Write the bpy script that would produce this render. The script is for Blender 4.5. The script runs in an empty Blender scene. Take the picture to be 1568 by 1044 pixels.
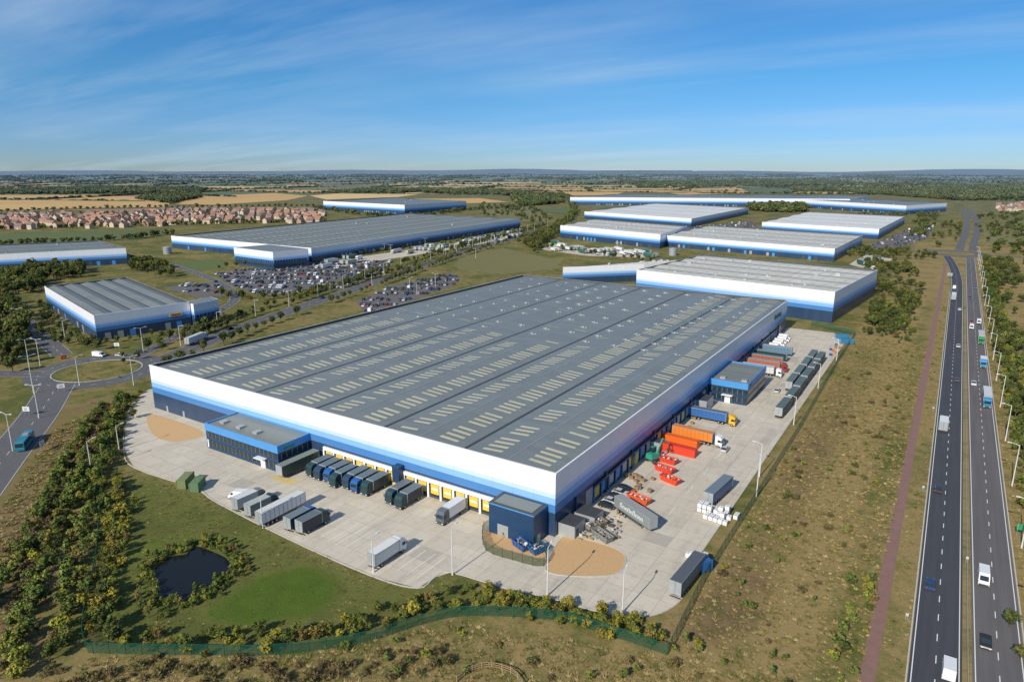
import bpy, math, random
import numpy as np
from mathutils import Vector
random.seed(7); rng=np.random.default_rng(7)
S=bpy.context.scene
R=random.random
def U(a,b): return a+(b-a)*random.random()

# ---------------------------------------------------------------- survey
# World = site frame: origin at the ground below the near corner of the big
# warehouse, +X towards the trunk road, +Y along its long wall, metres.
H=85.0; FO=1045.0; A=math.atan(264/1045.); CA,SA=math.cos(A),math.sin(A)
BX,BY=0.5401,0.8416; N0=(10.17,146.2)
def c2s(X,Y):
    X-=N0[0];Y-=N0[1]
    return (BY*X-BX*Y, BX*X+BY*Y)
def P(u,v,z=0.0):
    "ground position (at height z) of a point measured on the survey photograph"
    x=(u-784)/FO; y=(522-v)/FO
    dz=y*CA-SA; dy=y*SA+CA
    t=(H-z)/-dz
    return c2s(x*t,dy*t)
CAM=c2s(0,0)
def hgt(u,vb,vt):
    yb=(522-vb)/FO; t=H/(SA-yb*CA); Y=(yb*SA+CA)*t
    yt=(522-vt)/FO; return H-Y/(yt*SA+CA)*(SA-yt*CA)

# ---------------------------------------------------------------- materials
def nt(name):
    m=bpy.data.materials.new(name); m.use_nodes=True
    t=m.node_tree; return m,t,t.nodes,t.links,t.nodes['Principled BSDF']
def haze_group():  # aerial haze painted into base colour, bluer with distance from the site origin
    g=bpy.data.node_groups.new('PaintedHaze','ShaderNodeTree')
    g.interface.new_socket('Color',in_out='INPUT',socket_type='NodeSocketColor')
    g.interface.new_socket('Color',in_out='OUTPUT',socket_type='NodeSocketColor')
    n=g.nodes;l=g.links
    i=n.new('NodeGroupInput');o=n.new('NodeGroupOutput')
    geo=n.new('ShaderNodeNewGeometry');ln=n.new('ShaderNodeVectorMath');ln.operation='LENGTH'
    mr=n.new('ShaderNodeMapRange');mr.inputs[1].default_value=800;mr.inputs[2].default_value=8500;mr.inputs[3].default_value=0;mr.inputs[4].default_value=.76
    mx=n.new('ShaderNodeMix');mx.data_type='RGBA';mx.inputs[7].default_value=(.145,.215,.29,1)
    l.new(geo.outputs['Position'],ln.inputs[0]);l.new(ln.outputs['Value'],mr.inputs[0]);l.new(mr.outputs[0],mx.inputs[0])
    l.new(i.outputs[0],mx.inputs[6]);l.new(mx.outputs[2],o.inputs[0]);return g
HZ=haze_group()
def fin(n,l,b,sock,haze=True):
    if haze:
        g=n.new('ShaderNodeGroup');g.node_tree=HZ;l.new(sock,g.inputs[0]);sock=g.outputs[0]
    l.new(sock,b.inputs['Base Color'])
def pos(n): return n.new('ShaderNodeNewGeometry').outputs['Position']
def noise(n,l,sc,det=4,vec=None,rough=.6,stretch=None):
    t=n.new('ShaderNodeTexNoise');t.inputs['Scale'].default_value=sc;t.inputs['Detail'].default_value=det;t.inputs['Roughness'].default_value=rough
    v=vec or pos(n)
    if stretch:
        mp=n.new('ShaderNodeMapping');mp.inputs['Scale'].default_value=stretch;l.new(v,mp.inputs[0]);v=mp.outputs[0]
    l.new(v,t.inputs['Vector']);return t.outputs['Fac']
def ramp(n,l,fac,stops,interp='LINEAR'):
    r=n.new('ShaderNodeValToRGB');r.color_ramp.interpolation=interp
    e=r.color_ramp.elements
    while len(e)<len(stops): e.new(0.5)
    for k,(p,c) in enumerate(stops):
        e[k].position=p;e[k].color=(c if len(c)==4 else (*c,1))
    l.new(fac,r.inputs[0]);return r.outputs[0]
def mixc(n,l,fac,a,b,mode='MIX'):
    m=n.new('ShaderNodeMix');m.data_type='RGBA';m.blend_type=mode
    for s,v in((0,fac),(6,a),(7,b)):
        if hasattr(v,'is_output') : l.new(v,m.inputs[s])
        elif s==0: m.inputs[0].default_value=v
        else: m.inputs[s].default_value=(*v[:3],1)
    return m.outputs[2]
def g3(v): return (v,v,v)
MC={}
def mat(name,col,rough=.6,var=.18,sc=.8,metal=0,haze=False,spec=.5):
    key=(name,tuple(col))
    if key in MC: return MC[key]
    m,t,n,l,b=nt(name)
    f=noise(n,l,sc,3)
    c=mixc(n,l,f,[k*(1-var) for k in col],[min(1,k*(1+var)) for k in col])
    fin(n,l,b,c,haze)
    b.inputs['Roughness'].default_value=rough;b.inputs['Metallic'].default_value=metal
    b.inputs['Specular IOR Level'].default_value=spec
    MC[key]=m;return m
def maths(n,l,op,a,b=None):
    m=n.new('ShaderNodeMath');m.operation=op
    for k,v in enumerate((a,b)):
        if v is None: continue
        if hasattr(v,'is_output'): l.new(v,m.inputs[k])
        else: m.inputs[k].default_value=v
    return m.outputs[0]

def cladding(h,name='cladding'):
    m,t,n,l,b=nt(name)
    sp=n.new('ShaderNodeSeparateXYZ');p=pos(n);l.new(p,sp.inputs[0])
    f=maths(n,l,'DIVIDE',sp.outputs[2],h)
    navy=(.010,.038,.095);mid=(.05,.19,.46);lb=(.22,.44,.80);pale=(.50,.64,.90);wh=(.80,.81,.85)
    c=ramp(n,l,f,[(0,navy),(.37,mid),(.50,lb),(.60,pale),(.67,wh)],'CONSTANT')
    s=maths(n,l,'ADD',sp.outputs[0],sp.outputs[1])
    fr=maths(n,l,'FRACT',maths(n,l,'DIVIDE',s,6.0))
    ln=maths(n,l,'LESS_THAN',fr,.03)
    dk=maths(n,l,'MULTIPLY',ln,.14)
    c=mixc(n,l,dk,c,(.05,.06,.08))
    st=noise(n,l,.25,4,stretch=(1,1,.15))
    c=mixc(n,l,maths(n,l,'MULTIPLY',st,.14),c,(.25,.27,.3))
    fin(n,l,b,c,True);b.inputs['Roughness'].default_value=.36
    return m
def roofmat(name,base,seam=.10):
    m,t,n,l,b=nt(name)
    sp=n.new('ShaderNodeSeparateXYZ');p=pos(n);l.new(p,sp.inputs[0])
    a=noise(n,l,.03,4);c=noise(n,l,.5,5,stretch=(.06,1,1))
    col=mixc(n,l,a,[k*.84 for k in base],[min(.85,k*1.14) for k in base])
    col=mixc(n,l,maths(n,l,'MULTIPLY',c,.4),col,[k*.62 for k in base])
    bay=n.new('ShaderNodeTexWhiteNoise');bay.noise_dimensions='2D'
    cm=n.new('ShaderNodeCombineXYZ')
    l.new(maths(n,l,'FLOOR',maths(n,l,'DIVIDE',sp.outputs[1],3.0)),cm.inputs[0])
    l.new(maths(n,l,'FLOOR',maths(n,l,'DIVIDE',sp.outputs[0],14.0)),cm.inputs[1])
    l.new(cm.outputs[0],bay.inputs['Vector'])
    col=mixc(n,l,maths(n,l,'MULTIPLY',bay.outputs['Value'],seam),col,[min(.8,k*1.6) for k in base])
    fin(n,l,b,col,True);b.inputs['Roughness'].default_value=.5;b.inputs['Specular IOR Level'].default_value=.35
    return m

def mk_ground():
    m,t,n,l,b=nt('ground_grass')
    at=n.new('ShaderNodeAttribute');at.attribute_name='mask'
    sp=n.new('ShaderNodeSeparateColor');l.new(at.outputs['Color'],sp.inputs[0])
    big=noise(n,l,.035,5);md=noise(n,l,.22,5,rough=.7);fi=noise(n,l,1.6,4,rough=.75)
    green=mixc(n,l,fi,(.062,.078,.017),(.145,.155,.042))
    dry=mixc(n,l,fi,(.19,.135,.050),(.41,.305,.135))
    lawn=mixc(n,l,md,(.048,.090,.010),(.105,.155,.024))
    brown=mixc(n,l,fi,(.10,.065,.034),(.23,.155,.085))
    def thr(sock,w=.28):
        k=maths(n,l,'ADD',sock,maths(n,l,'MULTIPLY',maths(n,l,'SUBTRACT',md,.5),1.5))
        k=maths(n,l,'ADD',k,maths(n,l,'MULTIPLY',maths(n,l,'SUBTRACT',big,.5),1.6))
        r=n.new('ShaderNodeMapRange');r.inputs[1].default_value=.5-w;r.inputs[2].default_value=.5+w;l.new(k,r.inputs[0]);return r.outputs[0]
    c=mixc(n,l,thr(sp.outputs[0]),green,dry)
    c=mixc(n,l,thr(sp.outputs[2]),c,brown)
    c=mixc(n,l,thr(sp.outputs[1],.25),c,lawn)
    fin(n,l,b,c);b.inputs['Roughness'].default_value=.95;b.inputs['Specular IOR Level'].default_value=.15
    bp=n.new('ShaderNodeBump');bp.inputs['Strength'].default_value=.5;bp.inputs['Distance'].default_value=.3
    l.new(fi,bp.inputs['Height']);l.new(bp.outputs[0],b.inputs['Normal'])
    return m
def mk_concrete():
    m,t,n,l,b=nt('yard_concrete')
    p=pos(n)
    a=noise(n,l,.05,5);c=noise(n,l,.5,5,rough=.7);s=noise(n,l,.3,4,stretch=(1,.12,1))
    col=mixc(n,l,a,(.52,.465,.375),(.67,.605,.50))
    col=mixc(n,l,ramp(n,l,c,[(.5,g3(0)),(.8,g3(.5))]),col,(.32,.285,.235))
    col=mixc(n,l,ramp(n,l,s,[(.52,g3(0)),(.75,g3(.55))]),col,(.34,.31,.265))
    br=n.new('ShaderNodeTexBrick');br.offset=0;br.inputs['Scale'].default_value=1
    br.inputs['Brick Width'].default_value=6;br.inputs['Row Height'].default_value=5;br.inputs['Mortar Size'].default_value=.05
    br.inputs['Color1'].default_value=(1,1,1,1);br.inputs['Color2'].default_value=(.86,.86,.85,1);br.inputs['Mortar'].default_value=(.5,.5,.5,1)
    l.new(p,br.inputs['Vector'])
    col=mixc(n,l,.8,col,br.outputs['Color'],'MULTIPLY')
    fin(n,l,b,col,False);b.inputs['Roughness'].default_value=.85;return m
def mk_asphalt(name,base,st=(1,.03,1)):
    m,t,n,l,b=nt(name)
    a=noise(n,l,.06,4);s=noise(n,l,.9,3,stretch=st);f=noise(n,l,3,3)
    col=mixc(n,l,a,[k*.85 for k in base],[k*1.2 for k in base])
    col=mixc(n,l,ramp(n,l,s,[(.4,g3(0)),(.7,g3(.4))]),col,[k*1.7 for k in base])
    col=mixc(n,l,maths(n,l,'MULTIPLY',f,.3),col,[k*.6 for k in base])
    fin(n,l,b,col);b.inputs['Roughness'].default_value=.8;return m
def leafmat(name,stops):
    m,t,n,l,b=nt(name)
    oi=n.new('ShaderNodeObjectInfo');at=n.new('ShaderNodeAttribute');at.attribute_name='shade'
    c=ramp(n,l,oi.outputs['Random'],stops)
    big=noise(n,l,.02,3)
    c=mixc(n,l,maths(n,l,'MULTIPLY',big,.35),c,(.13,.12,.035))
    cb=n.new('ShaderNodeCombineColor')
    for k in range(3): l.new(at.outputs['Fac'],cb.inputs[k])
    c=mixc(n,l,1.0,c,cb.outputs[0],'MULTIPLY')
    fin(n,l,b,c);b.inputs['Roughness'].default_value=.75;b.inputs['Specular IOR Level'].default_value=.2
    return m
M_ground=mk_ground();M_conc=mk_concrete()
M_asph=mk_asphalt('highway_asphalt',(.055,.057,.065));M_road=mk_asphalt('road_asphalt',(.11,.108,.11),(1,1,1))
M_asph2=mk_asphalt('worn_highway_asphalt',(.12,.112,.11))
M_lot=mk_asphalt('car_park_asphalt',(.13,.12,.118),(1,1,1))
M_path=mat('red_path',(.24,.135,.11),.9,.2,.4)
M_grav=mat('tan_gravel',(.55,.35,.17),.95,.15,1.5)
M_white=mat('white_paint',(.75,.75,.73),.6,.1,2)
M_yel=mat('yellow_paint',(.72,.50,.07),.5,.1,2)
M_kerb=mat('kerb_concrete',(.50,.47,.42),.85)
M_navy=mat('navy_cladding',(.012,.045,.11),.4,.25,.6)
M_blue=mat('blue_cladding',(.07,.26,.56),.4,.12,.5)
M_glass=mat('dark_glass',(.02,.035,.045),.08,.3,.3)
M_black=mat('black_rubber',(.02,.02,.02),.8)
M_dgrey=mat('dark_grey_metal',(.06,.065,.07),.5)
M_lgrey=mat('galvanised_steel',(.38,.40,.41),.45,.15,.6,.3)
M_pole=mat('lamp_post_paint',(.62,.62,.60),.5,.1,.6)
M_trim=mat('white_trim',(.80,.80,.80),.45,.06,.6)
M_gutter=mat('dark_gutter',(.055,.062,.07),.6)
M_rlight=mat('rooflight_grp',(.56,.525,.36),.4,.2,.15)
M_roof=roofmat('grey_roof_sheet',(.200,.226,.228),.16)
M_roofd=roofmat('dark_roof_sheet',(.195,.215,.20),.25)
M_roofw=roofmat('white_roof_sheet',(.78,.76,.70),.2)
M_roofc=roofmat('cream_roof_sheet',(.58,.56,.49),.3)
M_wood=mat('timber',(.33,.22,.12),.8)
M_bark=mat('bark',(.10,.08,.055),.9)
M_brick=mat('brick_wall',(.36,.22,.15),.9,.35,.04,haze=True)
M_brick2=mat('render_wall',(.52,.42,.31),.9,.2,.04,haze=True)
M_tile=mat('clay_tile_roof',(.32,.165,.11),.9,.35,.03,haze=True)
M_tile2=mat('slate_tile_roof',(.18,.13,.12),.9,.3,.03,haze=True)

# ---------------------------------------------------------------- mesh builder
class MB:
    def __init__(s): s.v=[];s.f=[];s.m=[];s.mats=[]
    def mi(s,m):
        if m not in s.mats: s.mats.append(m)
        return s.mats.index(m)
    def face(s,pts,m):
        k=len(s.v);s.v+= [tuple(p) for p in pts];s.f.append(tuple(range(k,k+len(pts))));s.m.append(s.mi(m))
    def prism(s,poly,z0,z1,ms,mt=None,inset=0):
        n=len(poly);cx=sum(p[0] for p in poly)/n;cy=sum(p[1] for p in poly)/n
        top=[(cx+(p[0]-cx)*(1-inset),cy+(p[1]-cy)*(1-inset)) for p in poly]
        ar=sum(poly[i][0]*poly[(i+1)%n][1]-poly[(i+1)%n][0]*poly[i][1] for i in range(n))
        if ar<0: poly=poly[::-1];top=top[::-1]
        for i in range(n):
            j=(i+1)%n
            s.face([(*poly[i],z0),(*poly[j],z0),(*top[j],z1),(*top[i],z1)],ms)
        s.face([(*p,z1) for p in top],mt or ms)
        s.face([(*p,z0) for p in poly[::-1]],ms)
    def box(s,x0,x1,y0,y1,z0,z1,m,mt=None,inset=0): s.prism([(x0,y0),(x1,y0),(x1,y1),(x0,y1)],z0,z1,m,mt,inset)
    def side(s,prof,y0,y1,m,ti=0):
        "extrude an x-z outline across y; ti narrows upper points"
        zs=[p[1] for p in prof];zl,zh=min(zs),max(zs)
        def w(z,y): return y*(1-ti*(z-zl)/(zh-zl))
        n=len(prof)
        s.face([(x,w(z,y0),z) for x,z in prof],m);s.face([(x,w(z,y1),z) for x,z in prof[::-1]],m)
        for i in range(n):
            a=prof[i];b=prof[(i+1)%n]
            s.face([(a[0],w(a[1],y0),a[1]),(a[0],w(a[1],y1),a[1]),(b[0],w(b[1],y1),b[1]),(b[0],w(b[1],y0),b[1])],m)
    def cyl(s,p0,p1,r0,r1,n,m):
        p0=Vector(p0);p1=Vector(p1);d=(p1-p0).normalized()
        a=d.orthogonal().normalized();b=d.cross(a)
        c0=[p0+(a*math.cos(t)+b*math.sin(t))*r0 for t in [2*math.pi*k/n for k in range(n)]]
        c1=[p1+(a*math.cos(t)+b*math.sin(t))*r1 for t in [2*math.pi*k/n for k in range(n)]]
        for k in range(n): s.face([c0[k],c0[(k+1)%n],c1[(k+1)%n],c1[k]],m)
        s.face(c1,m);s.face(c0[::-1],m)
    def wheel(s,x,y,r,w=.3):
        s.cyl((x,y-w/2,r),(x,y+w/2,r),r,r,12,M_black);sg=1 if y>0 else -1
        s.cyl((x,y+sg*(w/2),r),(x,y+sg*(w/2+.02),r),r*.55,r*.5,8,M_lgrey)
    def mesh(s,name):
        me=bpy.data.meshes.new(name);me.from_pydata(s.v,[],s.f)
        for m in s.mats: me.materials.append(m)
        me.polygons.foreach_set('material_index',s.m);me.update();return me
    def obj(s,name,parent=None,me=None):
        o=bpy.data.objects.new(name,me or s.mesh(name));S.collection.objects.link(o)
        if parent: o.parent=parent
        return o
def empty(name):
    o=bpy.data.objects.new(name,None);S.collection.objects.link(o);return o
def smooth(pts,n=6,closed=False):
    out=[];k=len(pts)
    rngi=range(k) if closed else range(k-1)
    for i in rngi:
        g=lambda j: np.array(pts[j%k] if closed else pts[min(max(j,0),k-1)],float)
        a,b,c,d=g(i-1),g(i),g(i+1),g(i+2)
        for t in np.linspace(0,1,n,endpoint=False):
            out.append(tuple(.5*((2*b)+(-a+c)*t+(2*a-5*b+4*c-d)*t*t+(-a+3*b-3*c+d)*t**3)))
    if not closed: out.append(tuple(pts[-1]))
    return out
def offset(pts,d):
    out=[]
    for i in range(len(pts)):
        a=np.array(pts[max(i-1,0)]);b=np.array(pts[min(i+1,len(pts)-1)]);t=b-a;t=t/(np.linalg.norm(t)+1e-9)
        out.append((pts[i][0]-t[1]*d,pts[i][1]+t[0]*d))
    return out
def grow(poly,d):
    cx=sum(p[0] for p in poly)/len(poly);cy=sum(p[1] for p in poly)/len(poly);out=[]
    for p in poly:
        L=math.hypot(p[0]-cx,p[1]-cy);out.append((cx+(p[0]-cx)*(L+d)/L,cy+(p[1]-cy)*(L+d)/L))
    return out
def ribbon(mb,pts,w,z,m,z0=None,c=0):
    L=offset(pts,c+w/2);Rr=offset(pts,c-w/2)
    for i in range(len(pts)-1):
        mb.face([(*Rr[i],z),(*Rr[i+1],z),(*L[i+1],z),(*L[i],z)],m)
        if z0 is not None:
            mb.face([(*L[i],z0),(*L[i],z),(*L[i+1],z),(*L[i+1],z0)],m)
            mb.face([(*Rr[i],z),(*Rr[i],z0),(*Rr[i+1],z0),(*Rr[i+1],z)],m)
def walk(pts,step):
    out=[];acc=0
    for i in range(len(pts)-1):
        a=np.array(pts[i]);b=np.array(pts[i+1]);d=np.linalg.norm(b-a)
        if d<1e-6: continue
        while acc<d:
            q=a+(b-a)*acc/d;out.append((q[0],q[1],math.atan2(b[1]-a[1],b[0]-a[0])));acc+=step
        acc-=d
    return out
def dashes(mb,pts,off,ln,gap,w,z,m=None):
    o=offset(pts,off)
    for x,y,a in walk(o,ln+gap):
        c,s=math.cos(a),math.sin(a)
        q=[(x+c*i*ln-s*j*w/2,y+s*i*ln+c*j*w/2,z) for i,j in((0,-1),(1,-1),(1,1),(0,1))]
        mb.face(q,m or M_white)
def flat(name,poly,z,m):
    mb=MB()
    ar=sum(poly[i][0]*poly[(i+1)%len(poly)][1]-poly[(i+1)%len(poly)][0]*poly[i][1] for i in range(len(poly)))
    if ar<0: poly=poly[::-1]
    mb.face([(*p,z) for p in poly],m);return mb.obj(name)
def px(l,z=0): return [P(u,v,z) for u,v in l]
def inpoly(xs,ys,poly):
    xs=np.asarray(xs,float);ys=np.asarray(ys,float);r=np.zeros(xs.shape,bool);n=len(poly)
    for i in range(n):
        x1,y1=poly[i];x2,y2=poly[(i+1)%n]
        if y1==y2: continue
        c=((y1>ys)!=(y2>ys))&(xs<(x2-x1)*(ys-y1)/(y2-y1)+x1);r^=c
    return r

# ---------------------------------------------------------------- scatter
def scatter(name,pts,coll):
    if not pts: return
    me=bpy.data.meshes.new(name);me.from_pydata([(p[0],p[1],p[2]) for p in pts],[],[])
    a=me.attributes.new('scl','FLOAT_VECTOR','POINT');a.data.foreach_set('vector',[c for p in pts for c in(p[3],p[3],p[4])])
    a=me.attributes.new('rot','FLOAT_VECTOR','POINT');a.data.foreach_set('vector',[c for p in pts for c in(0,0,p[5])])
    a=me.attributes.new('idx','INT','POINT');a.data.foreach_set('value',[int(p[6]) for p in pts])
    o=bpy.data.objects.new(name,me);S.collection.objects.link(o)
    g=bpy.data.node_groups.new(name+'_gn','GeometryNodeTree')
    g.interface.new_socket('Geometry',in_out='INPUT',socket_type='NodeSocketGeometry')
    g.interface.new_socket('Geometry',in_out='OUTPUT',socket_type='NodeSocketGeometry')
    n=g.nodes;l=g.links
    i=n.new('NodeGroupInput');q=n.new('NodeGroupOutput');ip=n.new('GeometryNodeInstanceOnPoints')
    ci=n.new('GeometryNodeCollectionInfo');ci.inputs['Collection'].default_value=coll
    ci.inputs['Separate Children'].default_value=True;ci.inputs['Reset Children'].default_value=True
    ip.inputs['Pick Instance'].default_value=True
    def na(nm,ty):
        k=n.new('GeometryNodeInputNamedAttribute');k.data_type=ty;k.inputs['Name'].default_value=nm
        return next(x for x in k.outputs if x.enabled and x.name=='Attribute')
    l.new(i.outputs[0],ip.inputs['Points']);l.new(ci.outputs[0],ip.inputs['Instance'])
    l.new(na('idx','INT'),ip.inputs['Instance Index']);l.new(na('rot','FLOAT_VECTOR'),ip.inputs['Rotation']);l.new(na('scl','FLOAT_VECTOR'),ip.inputs['Scale'])
    l.new(ip.outputs[0],q.inputs[0])
    md=o.modifiers.new('scatter','NODES');md.node_group=g
    return o
def coll(name,meshes):
    c=bpy.data.collections.new(name)
    for k,me in enumerate(meshes):
        o=bpy.data.objects.new('%s_%02d'%(name,k),me);c.objects.link(o)
    return c

def tree_mesh(name,h,r,nc,nl,leaf,lm,seed,trunk=True,lo=.25,conic=0.):
    g=np.random.default_rng(seed);mb=MB()
    th=h*lo
    if trunk:
        mb.cyl((0,0,-.2),(g.normal()*.1,g.normal()*.1,h*.62),.035*h,.012*h,6,M_bark)
        for k in range(6):
            a=g.uniform(0,6.28);z=h*g.uniform(.25,.5);rr=r*g.uniform(.5,.8)
            mb.cyl((0,0,z),(rr*math.cos(a),rr*math.sin(a),z+h*g.uniform(.12,.25)),.014*h,.005*h,4,M_bark)
    nv0=len(mb.v)
    V=[];F=[];SH=[]
    lobes=g.uniform(.6,1.25,8)
    for c in range(nc):
        d=g.normal(size=3);d/=np.linalg.norm(d);ph=(math.atan2(d[1],d[0])+math.pi)/6.2832*8
        rad=g.uniform(.15,1)**.45*lobes[int(ph)%8]
        zc=.5+.5*d[2]*rad
        wd=(1-conic*max(0,min(1,zc)))
        cen=np.array([d[0]*rad*r*.8*wd,d[1]*rad*r*.8*wd,th+(h-th)*(.12+.78*max(0,min(1.05,zc)))])
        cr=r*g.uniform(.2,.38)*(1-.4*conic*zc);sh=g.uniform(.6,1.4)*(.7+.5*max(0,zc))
        n_=nl
        dd=g.normal(size=(n_,3));dd/=np.linalg.norm(dd,axis=1)[:,None]
        dd[:,2]=np.abs(dd[:,2])*np.where(g.random(n_)<.75,1,-1)
        cc=cen+dd*cr*g.uniform(.55,1.1,(n_,1))*np.array([1,1,.8])
        no=dd+g.normal(size=(n_,3))*.4+np.array([0,-.25,.4]);no/=np.linalg.norm(no,axis=1)[:,None]
        t=np.cross(no,g.normal(size=(n_,3)));t/=np.linalg.norm(t,axis=1)[:,None];b=np.cross(no,t)
        sz=leaf*g.uniform(.5,1.25,(n_,1))
        for k in range(n_):
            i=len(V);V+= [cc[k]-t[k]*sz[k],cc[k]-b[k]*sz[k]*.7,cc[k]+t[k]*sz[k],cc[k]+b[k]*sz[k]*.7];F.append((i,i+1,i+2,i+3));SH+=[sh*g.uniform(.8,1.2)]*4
    k=mb.mi(lm)
    mb.v+=[tuple(x) for x in V];mb.f+=[tuple(j+nv0 for j in f) for f in F];mb.m+=[k]*len(F)
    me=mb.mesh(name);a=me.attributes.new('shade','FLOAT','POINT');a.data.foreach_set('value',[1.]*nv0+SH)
    return me
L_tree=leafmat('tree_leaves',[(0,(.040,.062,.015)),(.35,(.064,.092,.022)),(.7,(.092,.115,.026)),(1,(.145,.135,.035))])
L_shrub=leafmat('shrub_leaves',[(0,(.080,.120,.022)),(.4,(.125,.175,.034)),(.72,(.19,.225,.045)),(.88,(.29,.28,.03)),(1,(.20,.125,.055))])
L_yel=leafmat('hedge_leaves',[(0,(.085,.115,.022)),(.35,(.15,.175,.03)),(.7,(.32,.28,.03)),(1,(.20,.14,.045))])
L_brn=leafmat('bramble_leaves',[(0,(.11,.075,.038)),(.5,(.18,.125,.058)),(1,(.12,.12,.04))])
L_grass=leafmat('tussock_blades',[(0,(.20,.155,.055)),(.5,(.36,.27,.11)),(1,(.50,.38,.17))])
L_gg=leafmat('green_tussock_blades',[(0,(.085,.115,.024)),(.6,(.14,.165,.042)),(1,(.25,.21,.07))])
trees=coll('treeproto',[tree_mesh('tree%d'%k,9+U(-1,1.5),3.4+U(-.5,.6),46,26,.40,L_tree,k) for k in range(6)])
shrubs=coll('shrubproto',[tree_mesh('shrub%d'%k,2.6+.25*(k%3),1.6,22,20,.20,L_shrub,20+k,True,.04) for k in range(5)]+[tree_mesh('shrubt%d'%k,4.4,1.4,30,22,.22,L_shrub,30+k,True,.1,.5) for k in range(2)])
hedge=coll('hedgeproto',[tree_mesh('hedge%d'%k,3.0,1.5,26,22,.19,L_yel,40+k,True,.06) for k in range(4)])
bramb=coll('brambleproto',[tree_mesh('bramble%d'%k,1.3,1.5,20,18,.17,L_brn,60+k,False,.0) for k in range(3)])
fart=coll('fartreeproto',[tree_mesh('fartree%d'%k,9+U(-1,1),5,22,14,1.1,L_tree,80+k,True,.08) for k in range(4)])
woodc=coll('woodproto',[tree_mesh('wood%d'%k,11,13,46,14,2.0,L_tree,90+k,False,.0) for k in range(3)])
def tuss(name,m,seed,n=22):
    g=np.random.default_rng(seed);mb=MB()
    for k in range(n):
        a=g.uniform(0,6.28);r0=g.uniform(0,.35);ln=g.uniform(.3,.8);b=a+g.normal()*.6
        x,y=r0*math.cos(a),r0*math.sin(a);w=.07;ex,ey=x+math.cos(b)*ln*.8,y+math.sin(b)*ln*.8
        mb.face([(x-w*math.sin(b),y+w*math.cos(b),-.02),(x+w*math.sin(b),y-w*math.cos(b),-.02),(ex,ey,ln*.5)],m)
    me=mb.mesh(name);a=me.attributes.new('shade','FLOAT','POINT');a.data.foreach_set('value',list(np.repeat(g.uniform(.7,1.25,n),3)));return me
tus=coll('tussproto',[tuss('tuss%d'%k,L_grass if k<3 else L_gg,k) for k in range(6)])

# ---------------------------------------------------------------- ground
def axis(lo,hi,step,far=16000):
    a=list(np.arange(lo,hi+.1,step));d=step;x=hi
    while x<far: d*=1.35;x+=d;a.append(x)
    d=step;x=lo;b=[]
    while x>-far: d*=1.35;x-=d;b.append(x)
    return np.array(b[::-1]+a)
gx=axis(-240,130,2.5);gy=axis(-150,330,2.5)
GX,GY=np.meshgrid(gx,gy)
POND=smooth([P(u,v) for u,v in[(242,916),(244,892),(236,872),(262,852),(285,848),(300,836),(330,846),(350,858),(352,878),(330,888),(322,904),(300,906),(285,924),(262,918)]],4,True)
LAWN=px([(345,905),(380,885),(430,868),(490,862),(520,876),(530,915),(490,948),(400,956),(330,958),(296,945)])
YARD=px([(228,596),(205,612),(192,645),(190,690),(206,716),(300,748),(330,768),(440,824),(570,882),(640,900),(665,884),(690,876),(780,902),(838,914),(900,932),(960,944),(1005,940),(1035,925),(1050,908)])+[(31.5,8),(31.5,250),(28,262),(0,262)]+[(0,20),(-100,20),(-167,20),(-174,40)]
mask=np.zeros(GX.shape+(4,));mask[...,3]=1
def blur(a,n=2):
    for _ in range(n): a=(a+np.roll(a,1,0)+np.roll(a,-1,0)+np.roll(a,1,1)+np.roll(a,-1,1))/5
    return a
dry=((GX>33)&(GX<140)&(GY<900)).astype(float)*.70
dry=np.where((GX>50)&(GX<58)&(GY<420),1.02,dry)
dry=np.where((GX>58)&(GX<66)&(GY<420),.46,dry)
front=inpoly(GX,GY,px([(-300,1044),(-100,960),(140,1004),(430,1003),(560,985),(700,948),(850,955),(1020,1010),(1300,1300),(-800,1700)]))
dry=np.maximum(dry,front*.66)
leftr=inpoly(GX,GY,px([(180,600),(120,760),(60,1044),(-200,1044),(-200,700),(60,640)]))
dry=np.maximum(dry,leftr*.6)
dry=np.where((GX>-60)&(GX<30)&(GY>-60)&(GY<-10)&~front,.42,dry)
dry=np.where(dry==0,.38,dry)
mask[...,0]=blur(dry)
lw=inpoly(GX,GY,LAWN).astype(float);mask[...,1]=blur(lw*1.0,5)
mid=inpoly(GX,GY,px([(205,725),(330,775),(450,828),(560,885),(690,885),(700,935),(560,955),(430,995),(135,990),(150,800)]))
mask[...,1]=np.maximum(mask[...,1],blur(mid*.44,2))
br=leftr*.45+((GX>60)&(GX<73)&(GY<450))*.15+((GX>36)&(GX<50)&(GY<200)&(GY>-20))*.48
mask[...,2]=blur(br,2)
ny,nx=GX.shape
V=np.stack([GX.ravel(),GY.ravel(),np.zeros(GX.size)],1)
I=np.arange(ny*nx).reshape(ny,nx)
Fq=np.stack([I[:-1,:-1].ravel(),I[:-1,1:].ravel(),I[1:,1:].ravel(),I[1:,:-1].ravel()],1)
me=bpy.data.meshes.new('ground');me.from_pydata(V.tolist(),[],Fq.tolist());me.materials.append(M_ground)
ca=me.color_attributes.new('mask','FLOAT_COLOR','POINT');ca.data.foreach_set('color',mask.reshape(-1))
o=bpy.data.objects.new('ground',me);S.collection.objects.link(o)

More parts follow.
